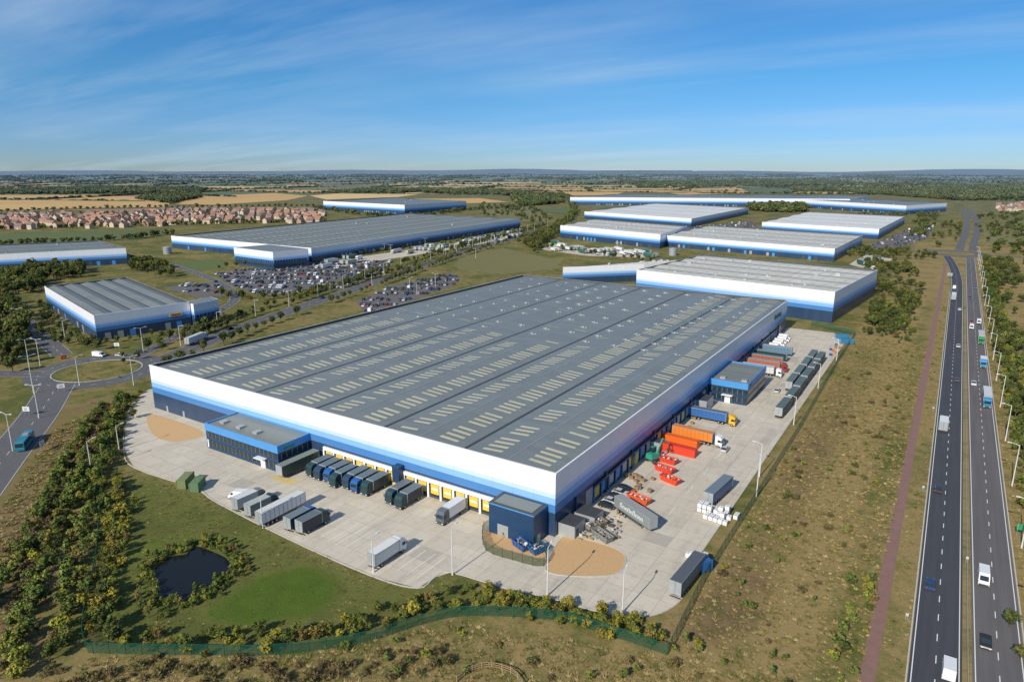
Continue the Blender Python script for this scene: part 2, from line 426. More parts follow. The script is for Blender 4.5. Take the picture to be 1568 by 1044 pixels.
# pond, yard
m,t,n,l,b=nt('pond_water');b.inputs['Base Color'].default_value=(.012,.016,.018,1);b.inputs['Roughness'].default_value=.12;b.inputs['Specular IOR Level'].default_value=.25
bp=n.new('ShaderNodeBump');bp.inputs['Strength'].default_value=.15;l.new(noise(n,l,2.0,3),bp.inputs['Height']);l.new(bp.outputs[0],b.inputs['Normal'])
flat('pond_water',POND,.03,m)
flat('concrete_yard',YARD,.03,M_conc)
mb=MB();ribbon(mb,smooth([P(u,v) for u,v in[(205,612),(192,645),(190,690),(206,716),(300,748),(330,768),(440,824),(570,882),(640,900),(665,884),(690,876),(780,902),(838,914),(900,932),(960,944),(1005,940),(1035,925),(1050,908)]],4)+[(31.5,8),(31.5,250)],.3,.15,M_kerb,0);mb.obj('yard_kerb')
G1=smooth(px([(838,862),(862,822),(900,826),(948,842),(958,860),(938,880),(880,882),(840,876)]),4,True)
flat('gravel_patch',G1,.045,M_grav)
mb=MB();ribbon(mb,G1+[G1[0]],.25,.14,M_kerb,.0);mb.obj('gravel_kerb')
G2=smooth(px([(230,634),(300,655),(308,668),(262,676),(232,662)]),4,True);flat('gravel_patch',G2,.045,M_grav)
G3=smooth(px([(742,812),(765,812),(826,838),(832,866),(790,858),(745,842)]),3,True);flat('gravel_patch',G3,.04,M_grav)
# bay markings
mb=MB()
q0=np.array(P(330,762));q1=np.array(P(640,893))
for k in range(19):
    f=k/18;x,y=q0+(q1-q0)*(.28+f*.7)
    mb.face([(x-.07,y+1.2,.036),(x+.07,y+1.2,.036),(x+.07,y+11,.036),(x-.07,y+11,.036)],M_white)
for k in range(15):
    x=-18-k*4.2;mb.face([(x-.06,-15,.036),(x+.06,-15,.036),(x+.06,-1,.036),(x-.06,-1,.036)],M_yel)
for k in range(16):
    y=150+k*6;mb.face([(22,y,.036),(30,y,.036),(30,y+.15,.036),(22,y+.15,.036)],M_white)
for k in range(12):
    y=25+k*14;mb.face([(19,y,.036),(19.15,y,.036),(19.15,y+5,.036),(19,y+5,.036)],M_white)
for k in range(9):
    mb.face([(-83+k*.9,-16,.037),(-82.55+k*.9,-16,.037),(-82.55+k*.9,-12.5,.037),(-83+k*.9,-12.5,.037)],M_yel)
mb.obj('yard_markings')
mb=MB();M_patch=mat('concrete_patch',(.42,.385,.325),.9,.2,.8)
for k in range(14):
    x,y=(U(4,29),U(-5,240)) if R()<.6 else (U(-110,-20),U(-30,-18));x=round(x/6)*6;y=round(y/5)*5
    if inpoly([x+1,x+6],[y+1,y+5],YARD).all() and not inpoly([x+3],[y+2],G1)[0]: mb.face([(x,y,.0335),(x+6,y,.0335),(x+6,y+5,.0335),(x,y+5,.0335)],M_patch)
mb.obj('concrete_repair_patches')

# ---------------------------------------------------------------- highway
def lane(yv,x0):
    out=[]
    for y in yv:
        sft=0 if y<460 else -((y-460)/240)**2*12
        out.append((x0+sft,y))
    return out
ys=list(range(-260,461,40))+list(range(470,681,15))
hw=MB()
lc=lane(ys,77.8);rc=[(87.2,y) for y in ys]
ribbon(hw,lc,7.9,.02,M_asph);ribbon(hw,rc,7.9,.02,M_asph2)
mk=MB()
for c in(lc,rc):
    dashes(mk,c,0,2.4,4.6,.16,.026)
    for o_ in(-3.5,3.5): ribbon(mk,offset(c,o_),.17,.026,M_white)
up=smooth([(78,745),(80,850),(84,1000),(86,1300),(80,1700)],8);ribbon(hw,up,8,.02,M_asph2)
up2=smooth([(90,745),(92,850),(97,1000),(99,1300),(92,1700)],8);ribbon(hw,up2,8,.02,M_asph2)
RB=(75,712);ring=[(RB[0]+24*math.cos(t),RB[1]+24*math.sin(t)) for t in np.linspace(0,2*math.pi,41)]
ribbon(hw,ring,14,.024,M_asph2)
ribbon(hw,smooth([(52,712),(20,720),(-40,730),(-110,700)],6),8,.022,M_asph2)
ribbon(hw,smooth([(98,712),(160,705),(260,680)],6),8,.022,M_asph2)
hw.obj('highway');mk.obj('highway_markings')
mb=MB()
ribbon(mb,[(68.0,y) for y in range(-200,620,30)],2.4,.03,M_path);mb.obj('footpath')
mb=MB()
xx=82.5
pts=[(xx,y) for y in range(-160,470,4)]
ribbon(mb,pts,.12,.85,M_lgrey,.55)
for x,y in pts: mb.box(x-.06,x+.06,y-.06,y+.06,0,.6,M_dgrey)
mb.obj('crash_barrier')
mb=MB()
for x0 in(73.6,91.4): ribbon(mb,[(x0,y) for y in range(-200,470,40)],.25,.12,M_kerb,0)
mb.obj('road_kerb')

# ---------------------------------------------------------------- estate roads
er=MB();em=MB()
def road(pxs,w,n=6,mark=True,z=.012):
    p=smooth(px(pxs),n);ribbon(er,p,w,z,M_road)
    if mark:
        dashes(em,p,0,3,6,.15,z+.012);
        for s_ in(-1,1): ribbon(em,offset(p,s_*(w/2-.3)),.12,z+.012,M_white)
    return p
rd1=road([(222,560),(300,531),(360,505),(450,474),(560,437),(700,389),(800,361),(850,346)],13)
rd2=road([(95,543),(60,512),(20,478),(-30,455)],9,z=.014)
rd3=road([(88,590),(56,640),(-2,712),(-100,840)],13,z=.016)
rd4=road([(205,548),(260,520),(330,480),(360,455),(330,430),(260,405),(200,395)],7,z=.018)
rd5=road([(80,572),(20,572),(-80,570)],9,z=.020)
rc0=P(150,567);rr=np.linalg.norm(np.array(P(214,567))-np.array(P(86,567)))/2
ring2=[(rc0[0]+(rr+4)*math.cos(t),rc0[1]+(rr+4)*math.sin(t)) for t in np.linspace(0,2*math.pi,49)]
ribbon(er,ring2,10,.024,M_road)
ribbon(em,offset(ring2,5),.4,.14,M_kerb,0);dashes(em,ring2,0,2,4,.15,.034)
er.obj('estate_road');em.obj('estate_road_markings')

# ---------------------------------------------------------------- buildings
def wallq(mb,a,b,z0,z1,m): mb.face([(*a,z0),(*b,z0),(*b,z1),(*a,z1)],m)
def roof(mb,o,u,v,h,spans,m,low=1.2,hi=.35,lights=None,gutter=True):
    o=np.array(o);u=np.array(u);v=np.array(v)
    lu=np.linalg.norm(u);lv=np.linalg.norm(v)
    e=.35
    P2=lambda a,b,z:(*(o+u*(e+a*(lu-2*e))/lu+v*(e+b*(lv-2*e))/lv),z)
    w=1./(2*spans)
    for k in range(2*spans):
        z0,z1=(h-low,h-hi) if k%2==0 else (h-hi,h-low)
        a0,a1=k*w,(k+1)*w
        mb.face([P2(a0,0,z0),P2(a0,1,z0),P2(a1,1,z1),P2(a1,0,z1)],m)
        if lights:
            s0,s1=lights['w']
            for rr_ in lights['rows'](k):
                b0,b1=rr_
                pa=a0+(a1-a0)*s0;pb=a0+(a1-a0)*s1
                za=z0+(z1-z0)*s0+.07;zb=z0+(z1-z0)*s1+.07
                mb.face([P2(pa,b0,za),P2(pa,b1,za),P2(pb,b1,zb),P2(pb,b0,zb)],M_rlight)
        if gutter and k%2==0 and k>0:
            d=.45/lu
            mb.face([P2(a0-d,0,h-low+.09),P2(a0-d,1,h-low+.09),P2(a0+d,1,h-low+.09),P2(a0+d,0,h-low+.09)],M_gutter)
        if gutter and k%2==1:
            d=.16/lu
            mb.face([P2(a0-d,0,h-hi+.05),P2(a0-d,1,h-hi+.05),P2(a0+d,1,h-hi+.05),P2(a0+d,0,h-hi+.05)],M_lgrey)
def parapet(mb,c,h,m,w=.35):
    n_=len(c);cx=sum(p[0] for p in c)/n_;cy=sum(p[1] for p in c)/n_
    inn=[]
    for p in c:
        d=np.array([cx-p[0],cy-p[1]]);d/=np.linalg.norm(d);inn.append(tuple(np.array(p)+d*w*1.41))
    for i in range(n_):
        j=(i+1)%n_
        mb.face([(*c[i],h),(*c[j],h),(*inn[j],h),(*inn[i],h)],m)
        mb.face([(*inn[i],h),(*inn[j],h),(*inn[j],h-1.3),(*inn[i],h-1.3)],M_gutter)
def facade_bits(mb,a,b,h,step,fr=(.1,.9),out=None,rs=None):
    a=np.array(a);b=np.array(b);d=b-a;L=np.linalg.norm(d);d/=L;n_=np.array([d[1],-d[0]])
    if out is not None and np.dot(n_,out)<0:n_=-n_
    k=fr[0]*L
    while k<fr[1]*L:
        p=a+d*k;w=step*.45
        q=lambda s,o_:tuple(p+d*s+n_*o_)
        if rs.random()<.8:
            mb.prism([q(0,.08),q(w,.08),q(w,-.05),q(0,-.05)],.1,min(3.8,h*.28),rs.choice([M_blue,M_dgrey,M_lgrey,M_navy]))
        k+=step*(1 if rs.random()<.85 else 3)
def warehouse(name,nb,vt,Lp,Rp,spans,rm,along='R',lights=0,h=None,plant=8,doors=True):
    h=h or hgt(nb[0],nb[1],vt);N=np.array(P(*nb));Lq=np.array(P(Lp[0],Lp[1],h));Rq=np.array(P(Rp[0],Rp[1],h));Fq=Lq+Rq-N
    c=[tuple(N),tuple(Rq),tuple(Fq),tuple(Lq)];rs=random.Random(nb[0])
    mb=MB();cm=cladding(h,name+'_cladding')
    for i in range(4): wallq(mb,c[i],c[(i+1)%4],0,h,cm)
    parapet(mb,c,h,M_trim)
    u,v=(Lq-N,Rq-N) if along=='R' else (Rq-N,Lq-N)
    lt=None
    if lights:
        lv=np.linalg.norm(v)
        lt={'w':(.3,.7),'rows':lambda k:[(y/lv,(y+2.0)/lv) for y in np.arange(5,lv-6,lights)]}
    roof(mb,N,u,v,h,spans,rm,lights=lt)
    oL=N-Rq;oR=N-Lq
    if doors: facade_bits(mb,N,Lq,h,6,(.08,.9),oL,rs);facade_bits(mb,N,Rq,h,6,(.08,.9),oR,rs)
    for k in range(plant):
        p=N+u*U(.08,.92)+v*U(.08,.92);s_=U(.5,1.6);mb.box(p[0]-s_,p[0]+s_,p[1]-s_*.6,p[1]+s_*.6,h-.9,h+U(.1,1.0),M_lgrey)
    return mb.obj(name),h,N,Lq,Rq
HH=16.3;LW=167.7;LL=256.
par=empty('distribution_warehouse')
cm=cladding(HH)
w=MB();c=[(-LW,0),(0,0),(0,LL),(-LW,LL)]
for i in range(4): wallq(w,c[i],c[(i+1)%4],0,HH,cm)
parapet(w,c,HH,M_trim,.45)
w.box(-LW-.1,.1,-.12,0,HH-.35,HH+.06,M_trim);w.box(.003,.14,0,LL,HH-.35,HH+.06,M_trim)
w.obj('walls',par)
rf=MB()
rnd=random.Random(3)
def rows(k):
    full=k<3
    out=[];y=4.
    while y<LL-6:
        for j in range(4):
            yy=y+j*2.7
            if (full and y<LL-8) or yy<112-rnd.random()*8 :
                if rnd.random()>.06: out.append((yy/LL,(yy+1.2)/LL))
            elif rnd.random()<.05: out.append((yy/LL,(yy+.6)/LL))
        y+=12.8
    return out
roof(rf,(0,0),(-LW,0),(0,LL),HH,6,M_roof,lights={'w':(.27,.70),'rows':rows})
for k in range(12):
    for j in range(12):
        x=-13-k*12.8;y=118+j*11.5
        if y<LL-4 and rnd.random()<.8:
            s_=rnd.uniform(.3,.55);rf.box(x-s_,x+s_,y-.6,y+.6,HH-.8,HH-.05,M_lgrey)
            rf.box(x-1.6,x+1.6,y-.06,y+.06,HH-.7,HH-.35,M_lgrey)
rf.obj('roof',par)
dk=MB()
def docks_front(x0,x1):
    n_=int(round((x1-x0)/4.2));st=(x1-x0)/n_
    dk.box(x0,x1,-.6,-.01,4.4,5.4,M_trim)
    for k in range(n_+1): dk.box(x0+k*st-.3,x0+k*st+.3,-.45,-.012,0.04,4.4,M_trim)
    for k in range(n_):
        a=x0+k*st+.3;b=x0+(k+1)*st-.3
        dk.box(a,b,-.12,-.014,0.04,4.4,M_dgrey)
        dk.box(a+.45,b-.45,-.2,-.121,1.25,4.0,M_yel)
        dk.box(a+.45,b-.45,-.5,-.201,.9,1.2,M_black)
        dk.box(a+.8,b-.8,-.215,-.201,2.4,2.9,M_trim)
        dk.box(a+.05,a+.4,-.24,-.121,1.2,4.2,M_black);dk.box(b-.4,b-.05,-.24,-.121,1.2,4.2,M_black)
def docks_right(y0,y1):
    n_=int(round((y1-y0)/4.4));st=(y1-y0)/n_
    dk.box(.14,.6,y0,y1,4.5,5.0,M_navy)
    for k in range(n_):
        a=y0+k*st+.6;b=y0+(k+1)*st-.6
        dk.box(.012,.2,a,b,.04,4.4,M_dgrey)
        dk.box(.2,.28,a+.3,b-.3,1.2,4,M_yel if k%5==0 else M_blue if k%2 else M_lgrey)
        dk.box(.2,.5,a-.3,a,.04,4.4,M_blue)
docks_front(-46.8,-17.3);docks_front(-78.1,-49.2)
docks_right(20,110);docks_right(150,236)
dk.box(-49.2,-46.8,-2.4,-.01,.04,7,M_navy);dk.box(-49,-47,-2.6,-2.4,.1,2.4,M_yel)
for y in(16,112,240): dk.box(.012,.12,y,y+4,.05,5,M_lgrey)
dk.box(.012,.3,47,50,.04,3.2,M_yel)
for k in range(14): dk.box(.012,.5,10+k*17.5,10.5+k*17.5,.04,6,M_navy)
for x in(-129,-150,-160): dk.box(x,x+1.1,-.08,-.011,.1,2.2,M_lgrey)
dk.obj('loading_docks',par)
sg=MB()
mgreen=mat('green_sign',(.03,.22,.08),.5)
for k,(a,b,z0,z1) in enumerate([(226,227,10.8,13.4),(228,229.6,10.8,12.4),(230.4,231,10.8,13),(232,233.6,10.8,12.4),(234.2,234.8,10.8,13.2),(235.4,237,10.8,12.4),(237.8,239.4,10.8,12.4),(240,241.4,10.2,12.4)]):
    sg.box(.15,.3,a,b,z0,z1,mgreen)
sg.obj('building_sign',par)
def office(name,x0,x1,y0,y1,h,faces):
    o=MB()
    o.box(x0,x1,y0,y1,0,h-1.9,M_navy,M_gutter)
    o.box(x0-.12,x1+.12,y0-.12,y1+.12,h-1.897,h-.05,M_blue,M_lgrey)
    o.box(x0-.12,x1+.12,y0-.12,y0+.3,h-.05,h+.45,M_blue);o.box(x0-.12,x1+.12,y1-.3,y1+.12,h-.05,h+.45,M_blue)
    o.box(x0-.12,x0+.3,y0+.3,y1-.3,h-.05,h+.45,M_blue);o.box(x1-.3,x1+.12,y0+.3,y1-.3,h-.05,h+.45,M_blue)
    o.box(x0+.31,x1-.31,y0+.31,y1-.31,h-.048,h+.02,M_roofd)
    for k in range(3):
        if x0+5+k*8<x1: o.box(x0+3+k*8,x0+5+k*8,y0+3,y0+5,h+.02,h+.7,M_lgrey)
    for z0,z1 in((1.0,2.9),(3.9,5.6)):
        k=x0+1.2
        while k<x1-1.2:
            if 'f' in faces: o.box(k,k+1.7,y0-.06,y0-.002,z0,z1,M_glass);o.box(k-.08,k,y0-.08,y0-.002,z0,z1,M_lgrey)
            k+=1.9
        k=y0+1.2
        while k<y1-1.2:
            if 'r' in faces: o.box(x1+.002,x1+.06,k,k+1.7,z0,z1,M_glass);o.box(x1+.002,x1+.08,k-.08,k,z0,z1,M_lgrey)
            k+=1.9
    if 'f' in faces:
        o.box(x1-9,x1-5,y0-1.8,y0-.07,3.1,3.3,M_trim);o.box(x1-8,x1-6,y0-.1,y0-.061,.05,2.6,M_trim)
        o.box(x0+.5,x0+1,y0-.1,y0-.061,.4,3,M_trim)
        o.box(x1+.121,x1+.2,y0+2,y0+6,h-1.4,h-.7,mgreen)
    return o.obj(name,par)
office('front_office',-118,-84,-12,-.02,7.8,'fr')
office('side_office',.15,14.3,119,147,8.0,'fr')
pb=MB();pb.box(-14.5,-2,-6.5,-.02,0,7.6,M_navy,M_gutter);pb.box(-14.6,-1.9,-6.6,-.02,7.602,7.9,M_blue,M_gutter);pb.box(-13.5,-3,-5.5,-1,7.9,8.0,M_roofd)
pb.box(-1.99,-1.9,-5,-3.6,.05,2.3,M_lgrey);pb.box(-12,-9,-6.56,-6.5,.1,3,M_lgrey);pb.obj('plant_room',par)
pb=MB()
for y0,y1,x1,hh in((1.5,7,4.5,3.2),(9,14,6,2.6),(60,64,3,3.5),(104,112,4,4.2)):
    pb.box(.15,x1,y0,y1,.04,hh,M_lgrey,M_dgrey)
    pb.box(x1+.002,x1+.05,y0+.8,y0+2.0,.1,2.2,M_dgrey)
pb.obj('utility_lean_to',par)

warehouse('parcel_warehouse',(150,523),483,(68,438),(290,462),5,M_roofd,'L',0,plant=0)
def annex(name,nb,vt,Lp,Rp,h=None):
    h=h or hgt(nb[0],nb[1],vt);N=np.array(P(*nb));Lq=np.array(P(Lp[0],Lp[1],h));Rq=np.array(P(Rp[0],Rp[1],h));c=[tuple(N),tuple(Rq),tuple(Lq+Rq-N),tuple(Lq)]
    mb=MB();cmx=cladding(h,name+'_cladding')
    mb.prism(c,0,h,cmx,M_roof)
    parapet(mb,c,h+.01,M_trim)
    for a,b,oo in((N,Lq,N-Rq),(N,Rq,N-Lq)):
        a=np.array(a);b=np.array(b);d=b-a;L=np.linalg.norm(d);d/=L;n_=np.array([d[1],-d[0]])
        if np.dot(n_,oo)<0:n_=-n_
        k=1.
        while k<L-2.5:
            for z0,z1 in((.12,.24),(.38,.50)):
                q=lambda s,o_:tuple(a+d*(k+s)+n_*o_)
                mb.prism([q(0,.06),q(1.8,.06),q(1.8,-.05),q(0,-.05)],h*z0,h*z1,M_glass)
            k+=2.6
    return mb.obj(name)
annex('parcel_office',(300,500),466,(285,462),(334,458))
warehouse('retail_warehouse',(478,402),380,(262,361),(797,335),6,M_roofd,'R',9,plant=4)
annex('retail_office',(420,413),386,(358,379),(472,381))
warehouse('far_left_warehouse',(196,404),380,(-60,392),(150,368),3,M_roofd,'L',0,plant=3)
warehouse('north_warehouse',(620,329),314,(495,308),(714,308),3,M_roof,'R',0,plant=4)
warehouse('white_warehouse',(1273,495),447,(975,413),(1344,413),5,M_roofc,'L',7,plant=16,doors=False)
warehouse('low_warehouse',(985,430),420,(862,409),(1110,395),4,M_roofc,'R',7,h=13,plant=14,doors=False)
warehouse('long_warehouse',(1276,401),381,(1013,360),(1321,360),4,M_roofc,'L',8)
warehouse('depot_warehouse',(1010,381),359,(858,345),(1052,346),3,M_roofc,'L',8)
warehouse('retail_store_warehouse',(1058,348),335,(895,324),(1146,318),4,M_roofw,'L',doors=False)
warehouse('east_store_warehouse',(1344,367),351,(1167,340),(1386,331),4,M_roofw,'L',doors=False)
warehouse('back_warehouse',(1300,318),305,(873,302),(1330,300),4,M_roof,'R')
warehouse('back_warehouse',(1386,329),315,(1177,303),(1450,311),4,M_roof,'R')
def tank(name,p,r,h):
    mb=MB();mb.cyl((0,0,0),(0,0,h),r,r,20,M_lgrey);mb.cyl((0,0,h),(0,0,h+r*.25),r,.2,20,M_lgrey)
    for k in range(3): mb.cyl((0,0,h*(.2+.3*k)),(0,0,h*(.2+.3*k)+.2),r+.08,r+.08,20,M_dgrey)
    o=mb.obj(name);o.location=(*p,0);return o
for p in((257,389),(1030,391)): tank('water_tank',P(*p),4,7)

# ---------------------------------------------------------------- vehicles
def body(rgb,rough=.35): return mat('paint_%02x%02x%02x'%tuple(int(min(1,k)*255) for k in rgb),rgb,rough,.06,1.)
def car(rgb):
    b=MB();p=body(rgb,.25)
    b.side([(-2.15,.3),(2.15,.3),(2.2,.6),(2.05,.82),(1.1,.95),(-1.9,1.0),(-2.2,.85),(-2.22,.5)],-.9,.9,p)
    b.side([(-1.85,.98),(1.05,.94),(.35,1.42),(-1.25,1.45)],-.84,.84,M_glass,.16)
    b.box(-1.2,.3,-.68,.68,1.43,1.48,p)
    b.box(-1.05,-.95,-.80,.80,.98,1.44,p)
    for x in(-1.35,1.35):
        for y in(-.82,.82): b.wheel(x,y,.33,.22)
    b.box(2.16,2.23,-.75,-.45,.6,.74,M_white);b.box(2.16,2.23,.45,.75,.6,.74,M_white)
    r=mat('tail_lamp',(.4,.01,.01),.3);b.box(-2.25,-2.19,-.78,-.5,.65,.82,r);b.box(-2.25,-2.19,.5,.78,.65,.82,r)
    return b
def van(rgb):
    b=MB();p=body(rgb,.3)
    b.side([(-2.9,.4),(2.8,.4),(2.85,.9),(2.4,1.25),(1.7,2.1),(1.1,2.45),(-2.85,2.5),(-2.95,1.2)],-1.0,1.0,p,.05)
    b.face([(2.42,-.8,1.3),(2.42,.8,1.3),(1.76,.76,2.1),(1.76,-.76,2.1)],M_glass)
    for s_ in(-1,1):
        q=[(1.2,s_*1.0,1.35),(2.1,s_*1.0,1.35),(1.6,s_*.985,2.0),(1.2,s_*.985,2.0)];b.face(q if s_<0 else q[::-1],M_glass)
    b.box(2.83,2.9,-.9,.9,.4,.75,M_dgrey)
    for x in(-1.8,1.9):
        for y in(-.92,.92): b.wheel(x,y,.36,.24)
    return b
def cab(b,x,rgb):
    "tractor cab with its front at x"
    p=body(rgb,.3)
    b.side([(x-2.2,.9),(x-.05,.45),(x,1.6),(x-.15,2.9),(x-.6,3.5),(x-1.5,3.75),(x-2.2,3.7)],-1.22,1.22,p,.05)
    b.face([(x+.01,-1.05,1.75),(x+.01,1.05,1.75),(x-.12,1.0,2.75),(x-.12,-1.0,2.75)],M_glass)
    for s_ in(-1,1):
        q=[(x-1.4,s_*1.225,1.8),(x-.3,s_*1.225,1.8),(x-.4,s_*1.205,2.6),(x-1.4,s_*1.205,2.6)];b.face(q if s_<0 else q[::-1],M_glass)
        b.box(x-.2,x-.05,s_*1.45-.1,s_*1.45+.1,2.0,2.6,M_black)
    b.box(x-.02,x+.12,-1.2,1.2,.35,.95,M_dgrey)
    b.box(x-.0,x+.13,-1.1,-.7,.6,.8,M_white);b.box(x-.0,x+.13,.7,1.1,.6,.8,M_white)
def boxbody(b,x0,x1,rgb,z0=1.2,z1=4.0,roofc=None,curtain=True):
    p=body(rgb,.4);rp=body(roofc,.5) if roofc else p
    b.box(x0,x1,-1.26,1.26,z0,z1,p,rp)
    for xx in(x0,x1-.1): b.box(xx-.02,xx+.12,-1.3,1.3,z0-.05,z1+.04,M_lgrey)
    for s_ in(-1,1):
        b.box(x0,x1,s_*1.28-.03,s_*1.28+.03,z1-.12,z1+.03,M_lgrey);b.box(x0,x1,s_*1.28-.03,s_*1.28+.03,z0-.08,z0+.1,M_dgrey)
        if curtain:
            k=x0+1
            while k<x1-.5: b.box(k,k+.06,s_*1.275-.015,s_*1.275+.015,z0,z1,M_dgrey);k+=1.35
    b.box(x0+.3,x1-.3,-.5,.5,.75,z0-.08,M_dgrey)
    b.box(x0-.1,x0-.02,-1.1,1.1,.5,.7,M_dgrey);b.box(x0-.04,x0-.02,-.03,.03,z0,z1,M_dgrey)
def trailer(rgb,roofc=None,txt=0):
    b=MB();boxbody(b,-6.8,6.8,rgb,1.2,4.1,roofc,not txt)
    if txt:
        wch=body((.75,.76,.75),.5)
        for s_ in(-1,1):
            x=-4.4
            for k in range(9):
                hh=[1.3,.8,.8,1.1,.8,1.3,.8,.8,.8][k];wd_=.75
                y0_,y1_=(s_*1.27-.02,s_*1.27+.02)
                b.box(x,x+.16,y0_,y1_,2.1,2.1+hh,wch);b.box(x,x+wd_,y0_,y1_,2.1+hh-.16,2.1+hh,wch);b.box(x+wd_-.16,x+wd_,y0_,y1_,2.1,2.1+hh*.9,wch);x+=1.0
    for x in(-5.2,-3.9,-2.6):
        for y in(-1.05,1.05): b.wheel(x,y,.5,.35)
    for y in(-.9,.9): b.box(3.6,3.8,y-.08,y+.08,.05,1.1,M_dgrey)
    for s_ in(-1,1): b.box(-1.8,3.2,s_*1.2-.03,s_*1.2+.03,.5,1.0,M_dgrey)
    return b
def artic(cabc,rgb,roofc=None):
    b=MB();boxbody(b,-8.3,5.1,rgb,1.2,4.1,roofc)
    for x in(-6.9,-5.6,-4.3):
        for y in(-1.05,1.05): b.wheel(x,y,.5,.35)
    b.box(1.5,7.6,-.45,.45,.6,.95,M_dgrey);cab(b,8.2,cabc)
    for x in(2.6,3.9,7.1):
        for y in(-1.05,1.05): b.wheel(x,y,.5,.35)
    return b
def lorry(cabc,rgb,L=8.5,roofc=None):
    b=MB();f=L/2;boxbody(b,-f,f-2.35,rgb,1.0,3.8,roofc,False)
    cab(b,f,cabc);b.box(f-3,f-.5,-.4,.4,.5,.9,M_dgrey)
    for x in(-f+1.8,f-1.4):
        for y in(-1.05,1.05): b.wheel(x,y,.48,.35)
    return b
def bus(rgb):
    b=MB();p=body(rgb,.3)
    b.side([(-5.8,.4),(5.75,.4),(5.9,1.2),(5.7,2.9),(5.5,3.1),(-5.8,3.1),(-5.9,1.2)],-1.25,1.25,p,.02)
    for s_ in(-1,1):
        for k in range(7): b.box(-5.2+k*1.5,-3.85+k*1.5,s_*1.25-.02,s_*1.25+.02,1.5,2.6,M_glass)
    b.face([(5.87,-1.1,1.5),(5.87,1.1,1.5),(5.75,1.1,2.8),(5.75,-1.1,2.8)],M_glass)
    b.box(-5.95,-5.88,-1.1,1.1,.8,2.8,body((.35,.02,.02)))
    b.box(-3,-1,-.8,.8,3.1,3.35,M_lgrey)
    for x in(-3.4,3.8):
        for y in(-1.1,1.1): b.wheel(x,y,.48,.3)
    return b
def container(rgb,L=12.2):
    b=MB();p=body(rgb,.5);b.box(-L/2,L/2,-1.2,1.2,.1,2.6,p)
    k=-L/2+.2
    while k<L/2-.2:
        for s_ in(-1,1): b.box(k,k+.22,s_*1.22-.03,s_*1.22+.03,.25,2.45,p)
        b.box(k,k+.22,-1.1,1.1,2.6,2.64,p);k+=.5
    for x in(-L/2,L/2):
        for y in(-1.2,1.2): b.box(x-.08,x+.08,y-.08,y+.08,0.0,2.7,p)
    for y in(-.6,-.2,.2,.6): b.box(-L/2-.06,-L/2-.001,y-.02,y+.02,.2,2.5,M_lgrey)
    return b
def skip(rgb,L=5.5,Hh=1.6,fill=True):
    b=MB();p=body(rgb,.6);w=1.15
    prof=[(-L/2+.5,.1),(L/2-.5,.1),(L/2,Hh),(-L/2,Hh)]
    t=.08
    for s_ in(-1,1):
        q=[(x,s_*w*(.85 if z<.5 else 1),z) for x,z in prof];b.face(q,p)
        q=[(x,s_*(w-t)*(.85 if z<.5 else 1),z) for x,z in prof];b.face(q[::-1],p)
        b.box(-L/2,L/2,s_*w-.07,s_*w+.07,Hh-.05,Hh+.06,p)
        for k in range(4): b.box(-L/2+.9+k*1.2,-L/2+1.0+k*1.2,s_*(w-.02)-.05,s_*(w-.02)+.05,.3,Hh,p)
    for sx in(-1,1):
        q=[(sx*(L/2-.5),-w*.85,.1),(sx*(L/2-.5),w*.85,.1),(sx*L/2,w,Hh),(sx*L/2,-w,Hh)];b.face(q,p);b.box(sx*L/2-.06,sx*L/2+.06,-w,w,Hh-.05,Hh+.06,p)
    b.face([(-L/2+.5,-w*.85,.12),(L/2-.5,-w*.85,.12),(L/2-.5,w*.85,.12),(-L/2+.5,w*.85,.12)],p)
    if fill:
        for k in range(24):
            x=U(-L/2+.5,L/2-.7);y=U(-w+.35,w-.45);z=U(Hh-.7,Hh-.1)
            b.box(x,x+U(.2,.7),y,y+U(.1,.5),z,z+U(.1,.4),random.choice([M_wood,M_lgrey,M_dgrey,M_trim]))
    return b
def ibc(n1,n2,top=.5):
    b=MB();p=body((.72,.73,.72),.4)
    for i in range(n1):
        for j in range(n2):
            if R()<.12: continue
            for k in range(1+(R()<top)):
                x=i*1.25+U(-.05,.05);y=j*1.25;z=k*1.18
                b.box(x,x+1.15,y,y+1.05,z+.16,z+1.12,p);b.box(x,x+1.15,y,y+1.05,z+.02,z+.14,M_wood)
                b.cyl((x+.57,y+.5,z+1.12),(x+.57,y+.5,z+1.18),.12,.12,8,M_dgrey)
                for q in(.38,.76): b.box(x+q-.02,x+q+.02,y-.03,y-.001,z+.16,z+1.1,M_lgrey);b.box(x+1.151,x+1.18,y+q*.9,y+q*.9+.04,z+.16,z+1.1,M_lgrey)
    return b
